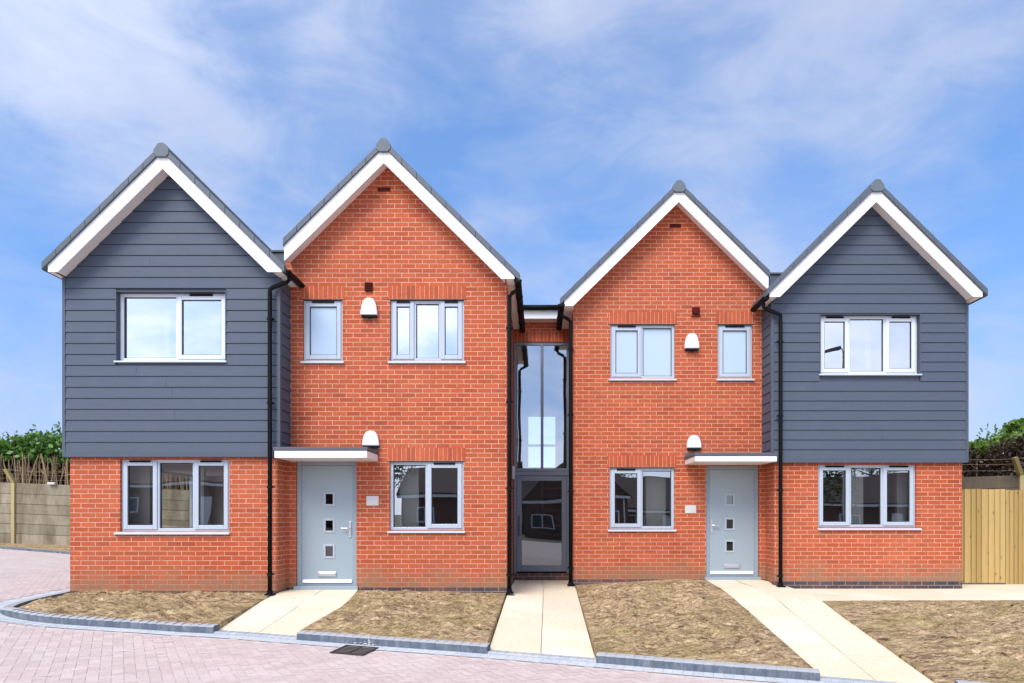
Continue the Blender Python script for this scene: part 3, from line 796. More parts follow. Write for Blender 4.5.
# herringbone blocks, every one an island of the road's paving mesh
pv = MB(); ang = R(45-14); ca, sa = math.cos(ang), math.sin(ang); u_ = .1
for i in range(-260, 260):
    for j in range(-260, 260):
        k = (i-j) % 4
        if k == 0: w, h = 2, 1
        elif k == 3: w, h = 1, 2
        else: continue
        cx, cy = (i+w/2)*u_, (j+h/2)*u_
        X, Yy = cx*ca-cy*sa-4, cx*sa+cy*ca+11
        if not (-19.5 < X < 8 and 2.2 < Yy < 19.9): continue
        if Yy > 19.63-(X+15.145)*.363-.1: continue
        if inside(X, Yy, garden_poly): continue
        if abs(X+1) < 12 and Yy < 12 and kdist(X, Yy) < .275: continue
        g_ = .0016; tz = random.uniform(-.0006,.0006)
        pts = []
        for px, py in ((i*u_+g_, j*u_+g_), ((i+w)*u_-g_, j*u_+g_), ((i+w)*u_-g_, (j+h)*u_-g_), (i*u_+g_, (j+h)*u_-g_)):
            x, y = px*ca-py*sa-4, px*sa+py*ca+11
            pts.append((x, y, zr(x)+tz+random.uniform(-.0004,.0004)))
        pv.face(*pts)
po = pv.build('block_paving', M['paver'], recalc=False)
tag(po, 'pink herringbone block paving covering the road and drive', 'paving', kind='structure')
# pale channel course along the kerb
ch = MB()
def offs(p, q, d):
    t = (q-p).normalized(); n = Vector((-t.y, t.x, 0))      # line runs right to left: n points to the road
    return n*d
KC = resample(KL, .1025)
for p, q in zip(KC, KC[1:]):
    t = (q-p).normalized()*.0015; o1 = offs(p, q, .004); o2 = offs(p, q, .225)
    a, b, c, d = p+t+o1, q-t+o1, q-t+o2, p+t+o2
    ch.face(*[(v.x, v.y, zr(v.x)+.003) for v in (a, d, c, b)][::-1])
co = ch.build('channel_course', M['channel'], recalc=False)
tag(co, 'single course of pale blocks laid along the foot of the kerb', 'paving', kind='structure')

def kerb_height(x, y):
    for a, b in ((-4.10,-2.99),(-.60,.62),(2.87,4.05)):
        if a <= x <= b and y < 9.2: return .028, True
    if y > 9.3 and x < -7: return .03, False
    if y > 8.9 and x < -6.7: return .03+.07*max(0, min(1, (9.3-y)/.4)), False
    return .100, False
kb = MB(); kd = MB()
for p, q in zip(KU, KU[1:]):
    mid = (p+q)/2; h, drop = kerb_height(mid.x, mid.y)
    t = (q-p).normalized()*.0007; i1 = offs(p, q, -.125); ch_ = offs(p, q, -.018)
    z0 = zr(mid.x)-.1; zt = zr(mid.x)+h+random.uniform(-.0006,.0006)
    m = kd if drop else kb
    a, b = p+t, q-t
    n = len(m.v)
    sec = []
    for v in (a, b):
        w = v+i1; c1 = v+ch_
        sec.append([(v.x,v.y,z0),(v.x,v.y,zt-.018),(c1.x,c1.y,zt),(w.x,w.y,zt),(w.x,w.y,z0)])
    m.v += sec[0]+sec[1]
    for k in range(5):
        l = (k+1) % 5; m.f.append((n+k, n+l, n+5+l, n+5+k))
    m.f.append((n,n+4,n+3,n+2,n+1)); m.f.append((n+5,n+6,n+7,n+8,n+9))
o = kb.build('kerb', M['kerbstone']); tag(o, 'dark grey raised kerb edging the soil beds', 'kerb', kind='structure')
o = kd.build('dropped_kerb', M['dropkerb']); tag(o, 'paler lowered kerb across the foot of the three paths', 'kerb', kind='structure')

def kerb_y(x):                               # garden side of the kerb at a given x (front stretch only)
    for p, q in zip(KU, KU[1:]):
        if (p.x-x)*(q.x-x) <= 0 and p.y < 9.3:
            return p.y+(q.y-p.y)*((x-p.x)/((q.x-p.x) or 1e-6))+.128
    return 8.8

def slab_path(name, label, left, right, ncol, lens, shift=0, start=0):
    """left/right: 3D edges running from the building to the kerb; slabs in rows"""
    def at(edge, s):
        d = [0]
        for a, b in zip(edge, edge[1:]): d.append(d[-1]+(Vector(b)-Vector(a)).length)
        t = s*d[-1]
        for i in range(len(edge)-1):
            if t <= d[i+1]+1e-9: return Vector(edge[i]).lerp(Vector(edge[i+1]), (t-d[i])/(d[i+1]-d[i]))
        return Vector(edge[-1])
    m = MB(); bed = MB()
    for c in range(ncol):
        s = 0; first = True
        while s < .999:
            e = min(1, s+lens*(.5 if (first and c % 2 == shift) else 1)*random.uniform(.98,1.02)); first = False
            if e > .97: e = 1
            u0, u1 = c/ncol, (c+1)/ncol
            P4 = [at(left, s).lerp(at(right, s), u0), at(left, s).lerp(at(right, s), u1), at(left, e).lerp(at(right, e), u1), at(left, e).lerp(at(right, e), u0)]
            ctr = sum(P4, Vector())/4; dz = random.uniform(-.001,.001)
            top = []
            for p in P4:
                k = (p-ctr); l = Vector((k.x,k.y,0)).length
                p2 = ctr + k*(1-.006/l); top.append((p2.x,p2.y,p2.z+dz))
            lo = [(x,y,z-.05) for x, y, z in top]
            m.hexa(lo+top)
            s = e
    n = 12
    for i in range(n):
        a, b, c_, d = at(left,i/n), at(right,i/n), at(right,(i+1)/n), at(left,(i+1)/n)
        bed.face(*[(p.x,p.y,p.z-.03) for p in (a,b,c_,d)][::-1])
    o = m.build(name, M['slab'], bevel=0)
    tag(o, label, 'path', kind='structure')
    bo = bed.build('path_bedding', M['bedding'], recalc=False); tag(bo, 'mortar bed under '+label, 'path', kind='structure')

def K(x, dz=.022): return (x, kerb_y(x), zr(x)+dz)
slab_path('path', 'pale slab path rising from the kerb to the left front door', [(-4.06,11.36,-.045),(-4.16,10.86,-.06),K(-4.10)], [(-2.95,11.36,-.045),(-2.88,10.7,-.10),(-2.86,10.1,-.17),K(-2.99)], 2, .26)
slab_path('path', 'pale slab path rising from the kerb to the glass entrance', [(-.52,14.15,-.15),(-.53,11.3,-.112),K(-.60)], [(.60,14.15,-.15),(.64,12.7,-.122),K(.62)], 2, .098)
slab_path('path', 'pale slab path fanning from the kerb to the right front door', [(3.04,12.82,-.02),(3.05,11.8,-.08),(3.05,11.0,-.155),K(2.87)], [(4.08,12.82,-.02),(4.08,12.36,-.055),(4.42,12.25,-.10),(4.42,11.0,-.128),(4.32,10.74,-.165),K(3.98)], 2, .12)
sp = MB()
for i in range(16):
    for j in range(2):
        a = 4.38+i*.6; b0 = 10.75+j*.82; z = -.135-.0
        b1 = b0+.81
        sp.box(a+.003, a+.597, b0, b1-.004, z-.06-.0, z+random.uniform(-.001,.001))
o = sp.build('side_path', M['slab'], bevel=.004); tag(o, 'pale slab path along the foot of the right clad house to the timber gate', 'path', kind='structure')
sp = MB(); sp.box(4.1, 18, 10.76, 16, -.3, -.142); o = sp.build('side_bedding', M['slab']); tag(o, 'mortar bed under the right side path', 'path', kind='structure')

# soil beds, lofted between kerb and house wall
def soil_at(edge, s):
    d = [0]
    for a, b in zip(edge, edge[1:]): d.append(d[-1]+(Vector(b)-Vector(a)).length)
    t = s*d[-1]
    for i in range(len(edge)-1):
        if t <= d[i+1]+1e-9: return Vector(edge[i]).lerp(Vector(edge[i+1]), (t-d[i])/(d[i+1]-d[i]))
    return Vector(edge[-1])
def soil_h(p, s, t):
    e = min(1, 9*min(t, 1-t), 9*min(s, 1-s))
    q = Vector((p.x, p.y, 0))
    n = mnoise.fractal(q*1.1, .9, 2.1, 3)*.05 + mnoise.fractal(q*4.5+Vector((7,3,1)), .7, 2.1, 4)*.042
    r = abs(mnoise.noise(q*2.6+Vector((9,1,0))))*.045
    f = mnoise.noise(q*15)*.016 + mnoise.noise(q*33)*.008
    return (n+r)*e*1.0 + f*(.3+.7*e)
SOILS = []
def soil_pt(k, s, t):
    f, b, bu, l, r = k
    p = soil_at(f, s).lerp(soil_at(b, s), t)
    if l: p += (soil_at(l, t)-soil_at([f[0], b[0]], t))*(1-s)**4
    if r: p += (soil_at(r, t)-soil_at([f[-1], b[-1]], t))*s**4
    p.z += soil_h(p, s, t) + bu*math.sin(math.pi*t)*min(1, 4*min(s,1-s))
    return p
def soil(label, front, back, nu, nv, bulge=0.0, left=None, right=None):
    m = MB()
    m.v = []
    for j in range(nv+1):
        for i in range(nu+1):
            s, t = i/nu, j/nv
            m.v.append(tuple(soil_pt((front, back, bulge, left, right), s, t)))
    m.f = [(j*(nu+1)+i, j*(nu+1)+i+1, (j+1)*(nu+1)+i+1, (j+1)*(nu+1)+i) for j in range(nv) for i in range(nu)]
    W = nu+1                                    # earth sides going down to the bedding
    rim = [i for i in range(W)] + [j*W+nu for j in range(1, nv+1)] + [nv*W+i for i in range(nu-1, -1, -1)] + [j*W for j in range(nv-1, 0, -1)]
    n0 = len(m.v); m.v += [(m.v[i][0], m.v[i][1], m.v[i][2]-.25) for i in rim]
    for k in range(len(rim)):
        k2 = (k+1) % len(rim); m.f.append((rim[k], n0+k, n0+k2, rim[k2]))
    o = m.build('soil', M['soil'], smooth=True, recalc=False)
    tag(o, label, 'soil', kind='structure'); SOILS.append((front, back, bulge, left, right))
def kpts(a, b, n, dz=.09):
    return [(x, kerb_y(x)-.01, zr(x)+dz) for x in rng(a, b, n)]
noseA = []
for p, q in list(zip(KU, KU[1:]))[::-1]:
    if p.x < -6.22 and p.y < 11.6:
        v = (p+q)/2+offs(p, q, -.12); noseA.append((v.x, v.y, zr(v.x)+kerb_height(v.x, v.y)[0]-.035))
noseA = noseA[::3]
soil('dry soil bed in front of the left clad house', noseA + kpts(-6.1,-4.11,10), [(-7.46,11.7,-.05),(-7.37,11.4,-.05),(-7.2,11.2,-.045),(-6.6,11.05,-.05),(-5.4,11.05,-.05),(-4.15,11.0,-.055)], 200, 90)
soil('dry soil bed between the left door path and the entrance path', (FB := kpts(-2.98,-.615,8)), [(-2.95,11.40,-.055),(-2.2,11.41,-.09),(-.55,11.41,-.10)], 160, 110, .03, left=[FB[0],(-2.85,10.1,-.15),(-2.87,10.7,-.085),(-2.95,11.40,-.055)])
soil('dry soil bed between the entrance path and the right door path', (FC := kpts(.64,2.855,8)), [(.65,12.88,-.12),(1.6,12.88,-.06),(2.5,12.88,0.0),(3.03,12.87,-.03)], 170, 150, .05, right=[FC[-1],(3.03,11.0,-.13),(3.035,11.8,-.06),(3.03,12.87,-.03)])
FD = kpts(4.0,11.5,12); FD[0] = (4.0, kerb_y(4.0)+.01, zr(4.0)+.045)
soil('wide dry soil bed below the right side path', FD, [(4.33,10.75,-.155),(5.5,10.75,-.145),(9,10.75,-.145),(13.5,10.75,-.145)], 300, 130, .03, left=[FD[0],(4.10,8.3,-.385),(4.21,9.6,-.255),(4.33,10.75,-.155)])
# loose straw and clods lying on the beds
def on_soil(k):
    s, t = random.uniform(.01,.99), random.uniform(.015,.985)
    return soil_pt(SOILS[k], s, t), s, t
stw = MB(); cl = MB()
for k, cnt in ((0,1500),(1,1900),(2,2400),(3,4600)):
    for _ in range(cnt):
        p, s, t = on_soil(k); a = random.gauss(.2,.9); l = random.uniform(.03,.12); w = random.uniform(.0015,.004)
        if mnoise.noise(Vector((p.x*1.7,p.y*1.7,4))) < -.22: continue
        d = Vector((math.cos(a)*l, math.sin(a)*l, random.uniform(-.01,.03))); n = Vector((-math.sin(a)*w, math.cos(a)*w, .002)); q = p+Vector((0,0,.004))
        stw.face(q-d*.5-n, q-d*.1-n+Vector((0,0,.006)), q+d*.5, q-d*.1+n+Vector((0,0,.006)))
def clod(m, p, r):
    n0 = len(m.v); ico = [(0,0,1),(.89,0,.45),(.28,.85,.45),(-.72,.53,.45),(-.72,-.53,.45),(.28,-.85,.45),(.72,.53,-.45),(-.28,.85,-.45),(-.89,0,-.45),(-.28,-.85,-.45),(.72,-.53,-.45),(0,0,-1)]
    fs = [(0,1,2),(0,2,3),(0,3,4),(0,4,5),(0,5,1),(1,6,2),(2,7,3),(3,8,4),(4,9,5),(5,10,1),(6,7,2),(7,8,3),(8,9,4),(9,10,5),(10,6,1),(11,7,6),(11,8,7),(11,9,8),(11,10,9),(11,6,10)]
    st = random.uniform(.8,1.8)
    for x, y, z in ico:
        k = r*random.uniform(.65,1.25); m.v.append((p.x+x*k*st, p.y+y*k, p.z+z*k*.6))
    m.f += [tuple(n0+i for i in f) for f in fs]
for k, cnt in ((0,260),(1,380),(2,520),(3,1000)):
    for _ in range(cnt):
        p, s, t = on_soil(k); r = random.choice((.008,.010,.012,.016,.028)) * random.uniform(.7,1.3)
        if t < .05 or t > .95: r = min(r, .010)
        clod(cl, p, r)
o = stw.build('dry_grass', M['straw'], recalc=False); tag(o, 'dead straw coloured grass scattered over the soil beds', 'dry grass', kind='stuff')
o = cl.build('soil_clods', M['clod']); tag(o, 'small crumbly clods of earth scattered over the soil beds', 'soil', kind='stuff')

# strip of soil and far kerb before the left fence
fk = MB()
for i in range(60):
    x = -19.4+i*.2; y = 19.63-(x+15.145)*.363
    fk.hexa([(x+.003,y,zr(x)-.1),(x+.197,y-.0726,zr(x)-.1),(x+.197+.05,y+.06,zr(x)-.1),(x+.05,y+.13,zr(x)-.1),(x+.003,y,zr(x)+.05),(x+.197,y-.0726,zr(x)+.05),(x+.197+.05,y+.06,zr(x)+.05),(x+.05,y+.13,zr(x)+.05)])
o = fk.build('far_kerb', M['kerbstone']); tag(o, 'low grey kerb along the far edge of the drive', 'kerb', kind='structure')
m = MB(); xs = rng(-20,-7.9,60)
for a, b in zip(xs, xs[1:]):
    ya, yb = 19.76-(a+15.145)*.363, 19.76-(b+15.145)*.363
    m.face((a,ya,zr(a)+.03),(b,yb,zr(b)+.03),(b,22,zr(b)+.10),(a,22,zr(a)+.10))
o = m.build('soil', M['soil'], recalc=False); tag(o, 'strip of bare soil at the foot of the concrete fence on the left', 'soil', kind='structure')
m = MB(); m.box(7.5, 24, 16, 26, -.4, .12); m.box(-7, 7.5, 19, 26, -.4, .0); o = m.build('yard', M['soil']); tag(o, 'bare yard behind the houses', 'yard', kind='structure')

# ------------------------------------------------------------------ road gully and litter
r = empty('drain_grate', (-2.12, 8.02, zr(-2.12)), 'small black cast iron drain grate set in paving against the kerb', 'drain grate')
dr = MB(); A_, B_, C_, D_ = Vector((-2.347,7.80,0)), Vector((-1.945,7.70,0)), Vector((-1.88,8.17,0)), Vector((-2.29,8.27,0))
def dp(u, v, z): p = A_.lerp(B_, u).lerp(D_.lerp(C_, u), v); return (p.x, p.y, zr(p.x)+z)
def dbox(m, u0, u1, v0, v1, za, zb): m.hexa([dp(u0,v0,za),dp(u1,v0,za),dp(u1,v1,za),dp(u0,v1,za),dp(u0,v0,zb),dp(u1,v0,zb),dp(u1,v1,zb),dp(u0,v1,zb)])
for a in ((0,1,0,.06),(0,1,.94,1),(0,.07,.06,.94),(.93,1,.06,.94)): dbox(dr, *a, -.03, .012)
dr.build('rim', M['iron'], r, .003)
dr = MB()
for i in range(5): dbox(dr, .07, .93, .14+i*.155, .20+i*.155, -.02, .010)
dbox(dr, .47, .53, .06, .94, -.02, .0095); dr.build('bars', M['iron'], r)
dr = MB(); dbox(dr, .0, 1, .0, 1, -.03, .0045); dr.build('silt', M['silt'], r)
sm = MB()
for i in range(14):
    x = -2.09+random.gauss(0,.09); y = kerb_y(x)-.131-abs(random.gauss(0,.025)); up = random.uniform(0,.06)*max(0,1-abs(x+2.09)*5)
    clod(sm, Vector((x, y if up < .01 else kerb_y(x)-.131, zr(x)+.006+up)), random.uniform(.006,.015))
for i in range(9): clod(sm, Vector((-2.035+random.uniform(-.006,.006),kerb_y(-2.035)-.131,zr(-2.035)+.01+i*.012)), .012)
o = sm.build('mortar_splash', M['plaque']); tag(o, 'white splash of spilt mortar on the kerb beside the drain grate', 'mortar splash')

# ------------------------------------------------------------------ fences
def concrete_fence(label, Y, xs, z0f, h, posts, parent_loc, lean, panel='oldpanel'):
    root = empty('concrete_fence', parent_loc, label, 'fence')
    pn = MB(); n = 6
    x0, x1 = xs; rows = [h/n]*n
    prev = x0
    edges = [x0]+[p for p in posts if x0 < p < x1]+[x1]
    for a, b in zip(edges, edges[1:]):
        for k in range(n):
            za, zb_ = z0f(a)+k*h/n, z0f(b)+k*h/n; t = h/n-.012
            ch_ = .012
            pn.hexa([(a+.05,Y,za),(b-.05,Y,zb_),(b-.05,Y+.05,zb_),(a+.05,Y+.05,za),(a+.05,Y+ch_*(k%2),za+t),(b-.05,Y+ch_*(k%2),zb_+t),(b-.05,Y+.05,zb_+t),(a+.05,Y+.05,za+t)])
            pn.hexa([(a+.05,Y+.02,za+t-.005),(b-.05,Y+.02,zb_+t-.005),(b-.05,Y+.045,zb_+t-.005),(a+.05,Y+.045,za+t-.005),(a+.05,Y+.02,za+t+.03),(b-.05,Y+.02,zb_+t+.03),(b-.05,Y+.045,zb_+t+.03),(a+.05,Y+.045,za+t+.03)])
    pn.build('panel', M[panel], root, .008)
    for p in posts:
        z = z0f(p); m = MB(); w = .05
        m.box(p-w, p+w, Y-.06, Y+.09, z-.3, z+h+.02)
        lx, ly, lz = lean
        m.hexa([(p-w,Y-.06,z+h+.02),(p+w,Y-.06,z+h+.02),(p+w,Y+.09,z+h+.02),(p-w,Y+.09,z+h+.02),
                (p-w+lx,Y-.05+ly,z+h+lz),(p+w+lx,Y-.05+ly,z+h+lz+.03),(p+w+lx,Y+.05+ly,z+h+lz+.03),(p-w+lx,Y+.05+ly,z+h+lz)])
        m.build('post', M['post'], root, .012)
    wr = MB()
    for k in (.35, .7, .97):
        pts = []
        for i, x in enumerate(rng(x0, x1, 40)):
            pts.append((x+lean[0]*k, Y+lean[1]*k, z0f(x)+h+lean[2]*k+.015*math.sin(i*1.3)))
        wr.tube(pts, .003, 5)
    wr.build('wire', M['twig'], root)
    return root
concrete_fence('weathered concrete panel fence with cranked post beyond the drive on the left', 21.0, (-21,-7.5), lambda x: zr(x)+.06, 1.80,
               [-18.8,-15.78,-12.76,-9.75], (-14,21,.2), (-.10,-.2,.40))
m = MB(); m.box(-14.72,-14.5,20.9,20.99,2.09,2.16); 
o = m.build('fence_tag', M['plaque'], bevel=.01)
tag(o, 'small white tag on top of the left concrete fence', 'tag')
concrete_fence('weathered concrete panel fence with cranked post behind the yellow timber gate', 17.5, (6.5,22), lambda x: .33+.035*(x-10), 1.75,
               [12.02,15.02,18.02], (14,17.5,.3), (-.42,-.4,.42), 'darkpanel')

def timber(name, label, cat, x0, x1, Y, z0, z1, frame=True):
    root = empty(name, ((x0+x1)/2, Y, z0), label, cat)
    m = MB(); x = x0
    while x < x1-.03:
        w = min(random.choice((.085,.095,.10,.125))*random.uniform(.95,1.05), x1-x); dz = random.uniform(-.006,.006)
        m.hexa([(x,Y-.022,z0),(x+w+.008,Y+.006,z0),(x+w+.008,Y+.012,z0),(x,Y+.012,z0),(x,Y-.022,z1+dz),(x+w+.008,Y+.006,z1+dz),(x+w+.008,Y+.012,z1+dz),(x,Y+.012,z1+dz)])
        x += w
    m.build('boards', M['newwood'], root)
    b = MB()
    for z in (z0+.2, (z0+z1)/2, z1-.25): b.box(x0, x1, Y+.0135, Y+.06, z, z+.09)
    b.build('rail', M['newwood'], root)
    return root
gt = timber('timber_gate', 'narrow yellow timber boarded gate against the right clad house wall', 'gate', 7.60, 8.77, 13.2, -.11, 1.655)
h = MB(); h.box(7.49,7.595,13.16,13.27,-.13,1.66); h.build('gate_post', M['newwood'], gt, .005)
tf = timber('timber_fence', 'yellow timber closeboard fence to the right of the boarded gate', 'fence', 8.80, 15, 13.25, -.14, 1.64)

# ------------------------------------------------------------------ hedges
def leaf(mb, p, s, up=.4):
    d = Vector((random.gauss(0,1), random.gauss(0,1)-.4, random.gauss(0,.7)+up)).normalized()
    t = d.cross(Vector((random.gauss(0,1),random.gauss(0,1),random.gauss(0,1)))).normalized(); b = d.cross(t)
    w = s*.32
    mb.face(p-t*s*.5, p+b*w-d*s*.04, p+t*s*.5-d*s*.1, p-b*w-d*s*.04)
def hedge(name, label, x0, x1, y0, y1, ztop, zbot, n, ls, mat, stem_z, nst, stem_mat='twig', crown='foliage', deadband=None):
    root = empty(name, ((x0+x1)/2, (y0+y1)/2, 0), label, 'hedge')
    m = MB()
    sh = []
    for _ in range(int((x1-x0)*2.2)):            # clumps
        cx = random.uniform(x0, x1); top = ztop(cx)
        cz = zbot(cx) + (top-zbot(cx))*random.uniform(.15,.8); sh.append((cx, random.uniform(y0,y1), cz, random.uniform(.25,.5)*(top-zbot(cx))))
    for k in range(n):
        if random.random() < .7:
            c = random.choice(sh); v = Vector((random.gauss(0,1),random.gauss(0,1),random.gauss(0,1))).normalized()*c[3]*random.uniform(.75,1.1)
            p = Vector((c[0]+v.x*1.3, c[1]+v.y, c[2]+v.z*.8))
        else:
            x = random.uniform(x0,x1); p = Vector((x, random.uniform(y0,y1), random.uniform(zbot(x), ztop(x)-.1)))
        if p.z < zbot(p.x)-.1: p.z = zbot(p.x)+random.uniform(0,.2)
        leaf(m, p, ls*random.uniform(.6,1.3))
    for _ in range(int((x1-x0)*6)):              # shoots breaking the outline
        x = random.uniform(x0,x1); b = Vector((x, random.uniform(y0,y1), ztop(x)-.15)); d = Vector((random.gauss(0,.25),random.gauss(0,.2),1)).normalized()
        for i in range(random.randint(3,7)): leaf(m, b+d*i*.07+Vector((random.gauss(0,.03),0,0)), ls*.8)
    m.build(crown, M[mat], root, recalc=False)
    s = MB()
    for i in range(nst):
        x = random.uniform(x0,x1); y = random.uniform(y0-.1, y1); z0, z1 = stem_z(x)
        lean = random.gauss(0,.22); r = random.uniform(.010,.034)
        pts = [(x+lean*t+random.gauss(0,.02), y+random.gauss(0,.03), z0+(z1-z0)*t) for t in (0,.35,.7,1)]
        s.tube(pts, r, 5, r*.5)
        if random.random() < .7:
            q = pts[random.choice((1,2))]; e = (q[0]+random.gauss(0,.35), q[1]+random.gauss(0,.15), q[2]+random.uniform(.05,.4)); s.tube([q, e], r*.5, 4, r*.2)
    s.build('stems', M[stem_mat], root)
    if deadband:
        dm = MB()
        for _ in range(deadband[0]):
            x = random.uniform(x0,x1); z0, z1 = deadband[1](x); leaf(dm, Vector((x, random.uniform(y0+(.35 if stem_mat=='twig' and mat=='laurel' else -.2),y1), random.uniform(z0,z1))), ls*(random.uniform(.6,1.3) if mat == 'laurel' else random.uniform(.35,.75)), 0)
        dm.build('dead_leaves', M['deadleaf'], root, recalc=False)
    return root
hedge('laurel_hedge', 'glossy green laurel hedge with bare woody stems above the concrete fence on the left', -21, -9, 21.7, 23.0, lambda x: 3.72+.16*math.sin(x*1.9)+.07*math.sin(x*5.1),
      lambda x: 2.86+.06*math.sin(x*3), 26000, .19, 'laurel', lambda x: (1.2, 2.98+.1*math.sin(x*7)), 1100, deadband=(17000, lambda x: (1.6, 3.2)))
ivt = lambda x: 3.28+max(-.5, min(1.2, .25*(x-12)))
hedge('ivy_hedge', 'dark leafless hedge capped with bright ivy behind the timber gate on the right', 9, 22, 19.2, 20.6, lambda x: ivt(x)+.08*math.sin(x*2.9)+.05*math.sin(x*7),
      lambda x: ivt(x)-.55, 26000, .16, 'ivy', lambda x: (1.3, ivt(x)-.35), 160, deadband=(90000, lambda x: (1.5, ivt(x)-.25)))

# ------------------------------------------------------------------ what the panes mirror: houses, trees and a lamp across the road
M['farbrick'] = plain('far_brick', (.15,.075,.055), .9, .2, 6)
M['farpane'] = plain('far_pane', (.05,.06,.075), .12)
M['fartile'] = plain('far_tile', (.085,.055,.05), .9, .2, 6)
def far_house(label, cx, cy, w, dep, he, hr, gable):
    root = empty('brick_bungalow' if he < 3 else 'terraced_house', (cx, cy, -.5), label, 'house')
    x0, x1, y0, y1 = cx-w/2, cx+w/2, cy-dep/2, cy+dep/2; z = zr(cx)-.1
    m = MB(); m.box(x0, x1, y0, y1, z, z+he)
    if gable: m.prism([(x0,z+he+.001),(x1,z+he+.001),(cx,z+hr-.12)], y0+.01, y1-.01)
    m.build('wall', M['farbrick'], root)
    r = MB()
    if gable:
        for s in (-1, 1): r.prism([(cx,z+hr),(cx+s*(w/2+.35),z+he-.2),(cx+s*(w/2+.35),z+he-.32),(cx,z+hr-.12)], y0-.3, y1+.3)
    else:
        for s in (-1, 1):
            yy = cy+s*(dep/2+.35)
            r.hexa([(x0-.3,yy,z+he-.2),(x1+.3,yy,z+he-.2),(x1+.3,cy,z+hr-.12),(x0-.3,cy,z+hr-.12),(x0-.3,yy,z+he-.05),(x1+.3,yy,z+he-.05),(x1+.3,cy,z+hr),(x0-.3,cy,z+hr)])
        r.box(cx+w*.28, cx+w*.28+.9, cy-.3, cy+.3, z+hr-.5, z+hr+.9)
    r.build('roof', M['fartile'], root)
    fb = MB(); fb.box(x0-.2, x1+.2, y1+.36, y1+.40, z+he-.38, z+he-.18); fb.build('fascia', M['white'], root)
    dn = MB(); dn.box(cx-.45, cx+.45, y1+.002, y1+.06, z+.1, z+2.1); dn.build('door', M['white'], root)
    dp_ = MB(); dp_.tube([(cx+w*.46,y1+.08,z),(cx+w*.46,y1+.08,z+he-.4)], .05, 8); dp_.build('downpipe', M['white'], root)
    for s in range(2 if he > 3.5 else 1):
        for k in (-.3, .3):
            f = MB(); xx = cx+k*w; zz = z+.9+s*2.5; frame_rect(f, xx-.8, xx+.8, zz, zz+1.2, .09, y1+.002, y1+.05); f.box(xx-.04, xx+.04, y1+.003, y1+.049, zz+.09, zz+1.11)
            wo = f.build('window', M['white'], root)
            p = MB(); p.face((xx-.7,y1+.02,zz+.1),(xx-.7,y1+.02,zz+1.1),(xx+.7,y1+.02,zz+1.1),(xx+.7,y1+.02,zz+.1)); p.build('pane', M['farpane'], wo, recalc=False)
far_house('red brick terraced house across the road, mirrored in the left brick house window', -5.5, -36, 11, 8, 3.2, 5.6, False)
far_house('red brick gabled house across the road, mirrored in the glass entrance door', 2.5, -27, 7, 8, 3.3, 6.2, True)
far_house('long brick terraced house across the road, mirrored in the left clad house window', -25, -34, 19, 8, 3.2, 5.5, False)
far_house('low brick bungalow across the road, mirrored in the right brick house window', 10.5, -36, 9, 8, 2.7, 5.4, False)
far_house('brick terraced house across the road, mirrored in the right clad house window', 28, -34, 13, 8, 3.2, 5.6, False)
def tree(label, x, y, h, rad):
    root = empty('broadleaf_tree', (x, y, zr(x)), label, 'tree'); z = zr(x)
    t = MB(); t.tube([(x,y,z-.1),(x+.1,y,z+h*.3),(x+.05,y+.1,z+h*.6),(x,y,z+h*.85)], .22, 8, .05)
    ends = []
    for i in range(16):
        a = i*2.4; b = z+h*(.28+.035*i); e = Vector((x+math.cos(a)*rad*random.uniform(.5,.95), y+math.sin(a)*rad*random.uniform(.5,.95), b+h*.2)); ends.append(e)
        t.tube([(x+.05,y,b), ((x+e.x)/2,(y+e.y)/2,b+h*.07), tuple(e)], .07, 6, .015)
    t.build('trunk', M['bark'], root)
    c = MB()
    for i in range(2600):
        e = random.choice(ends); leaf(c, e+Vector((random.gauss(0,.55),random.gauss(0,.55),random.gauss(0,.5))), random.uniform(.15,.3))
    c.build('crown', M['treeleaf'], root, recalc=False)
tree('leafy tree across the road, mirrored in the right clad house window', 20, -27, 7.5, 2.6)
tree('leafy tree across the road, left of the brick terrace', -13, -34, 8, 2.8)
tree('tall loose tree beyond the bungalow roof across the road', 7, -46, 9.5, 3.2)
tree('tall loose tree beyond the long terrace across the road', -27, -46, 9, 3.4)
tree('tall loose tree beyond the far right terrace across the road', 33, -46, 9, 3.2)
lp = empty('street_lamp', (12.5,-4.0,zr(12.5)), 'grey street lamp across the road, mirrored in the right upper window', 'street lamp')
m = MB(); m.tube([(12.5,-4,zr(12.5)),(12.5,-4,3.5),(12.5,-4,7.9)], .09, 12, .05); m.build('pole', M['galv'], lp, smooth=True)
m = MB(); m.tube([(12.5,-4,7.85),(12.45,-3.97,8.02),(12.3,-3.95,8.05)], .035, 8); m.build('arm', M['galv'], lp, smooth=True)
m = MB(); m.hexa([(11.62,-4.08,7.84),(12.38,-4.1,7.98),(12.38,-3.8,7.98),(11.62,-3.85,7.84),(11.68,-4.03,7.95),(12.38,-4.05,8.14),(12.38,-3.85,8.14),(11.68,-3.88,7.95)]); m.build('lamp_head', M['cap'], lp, .03)

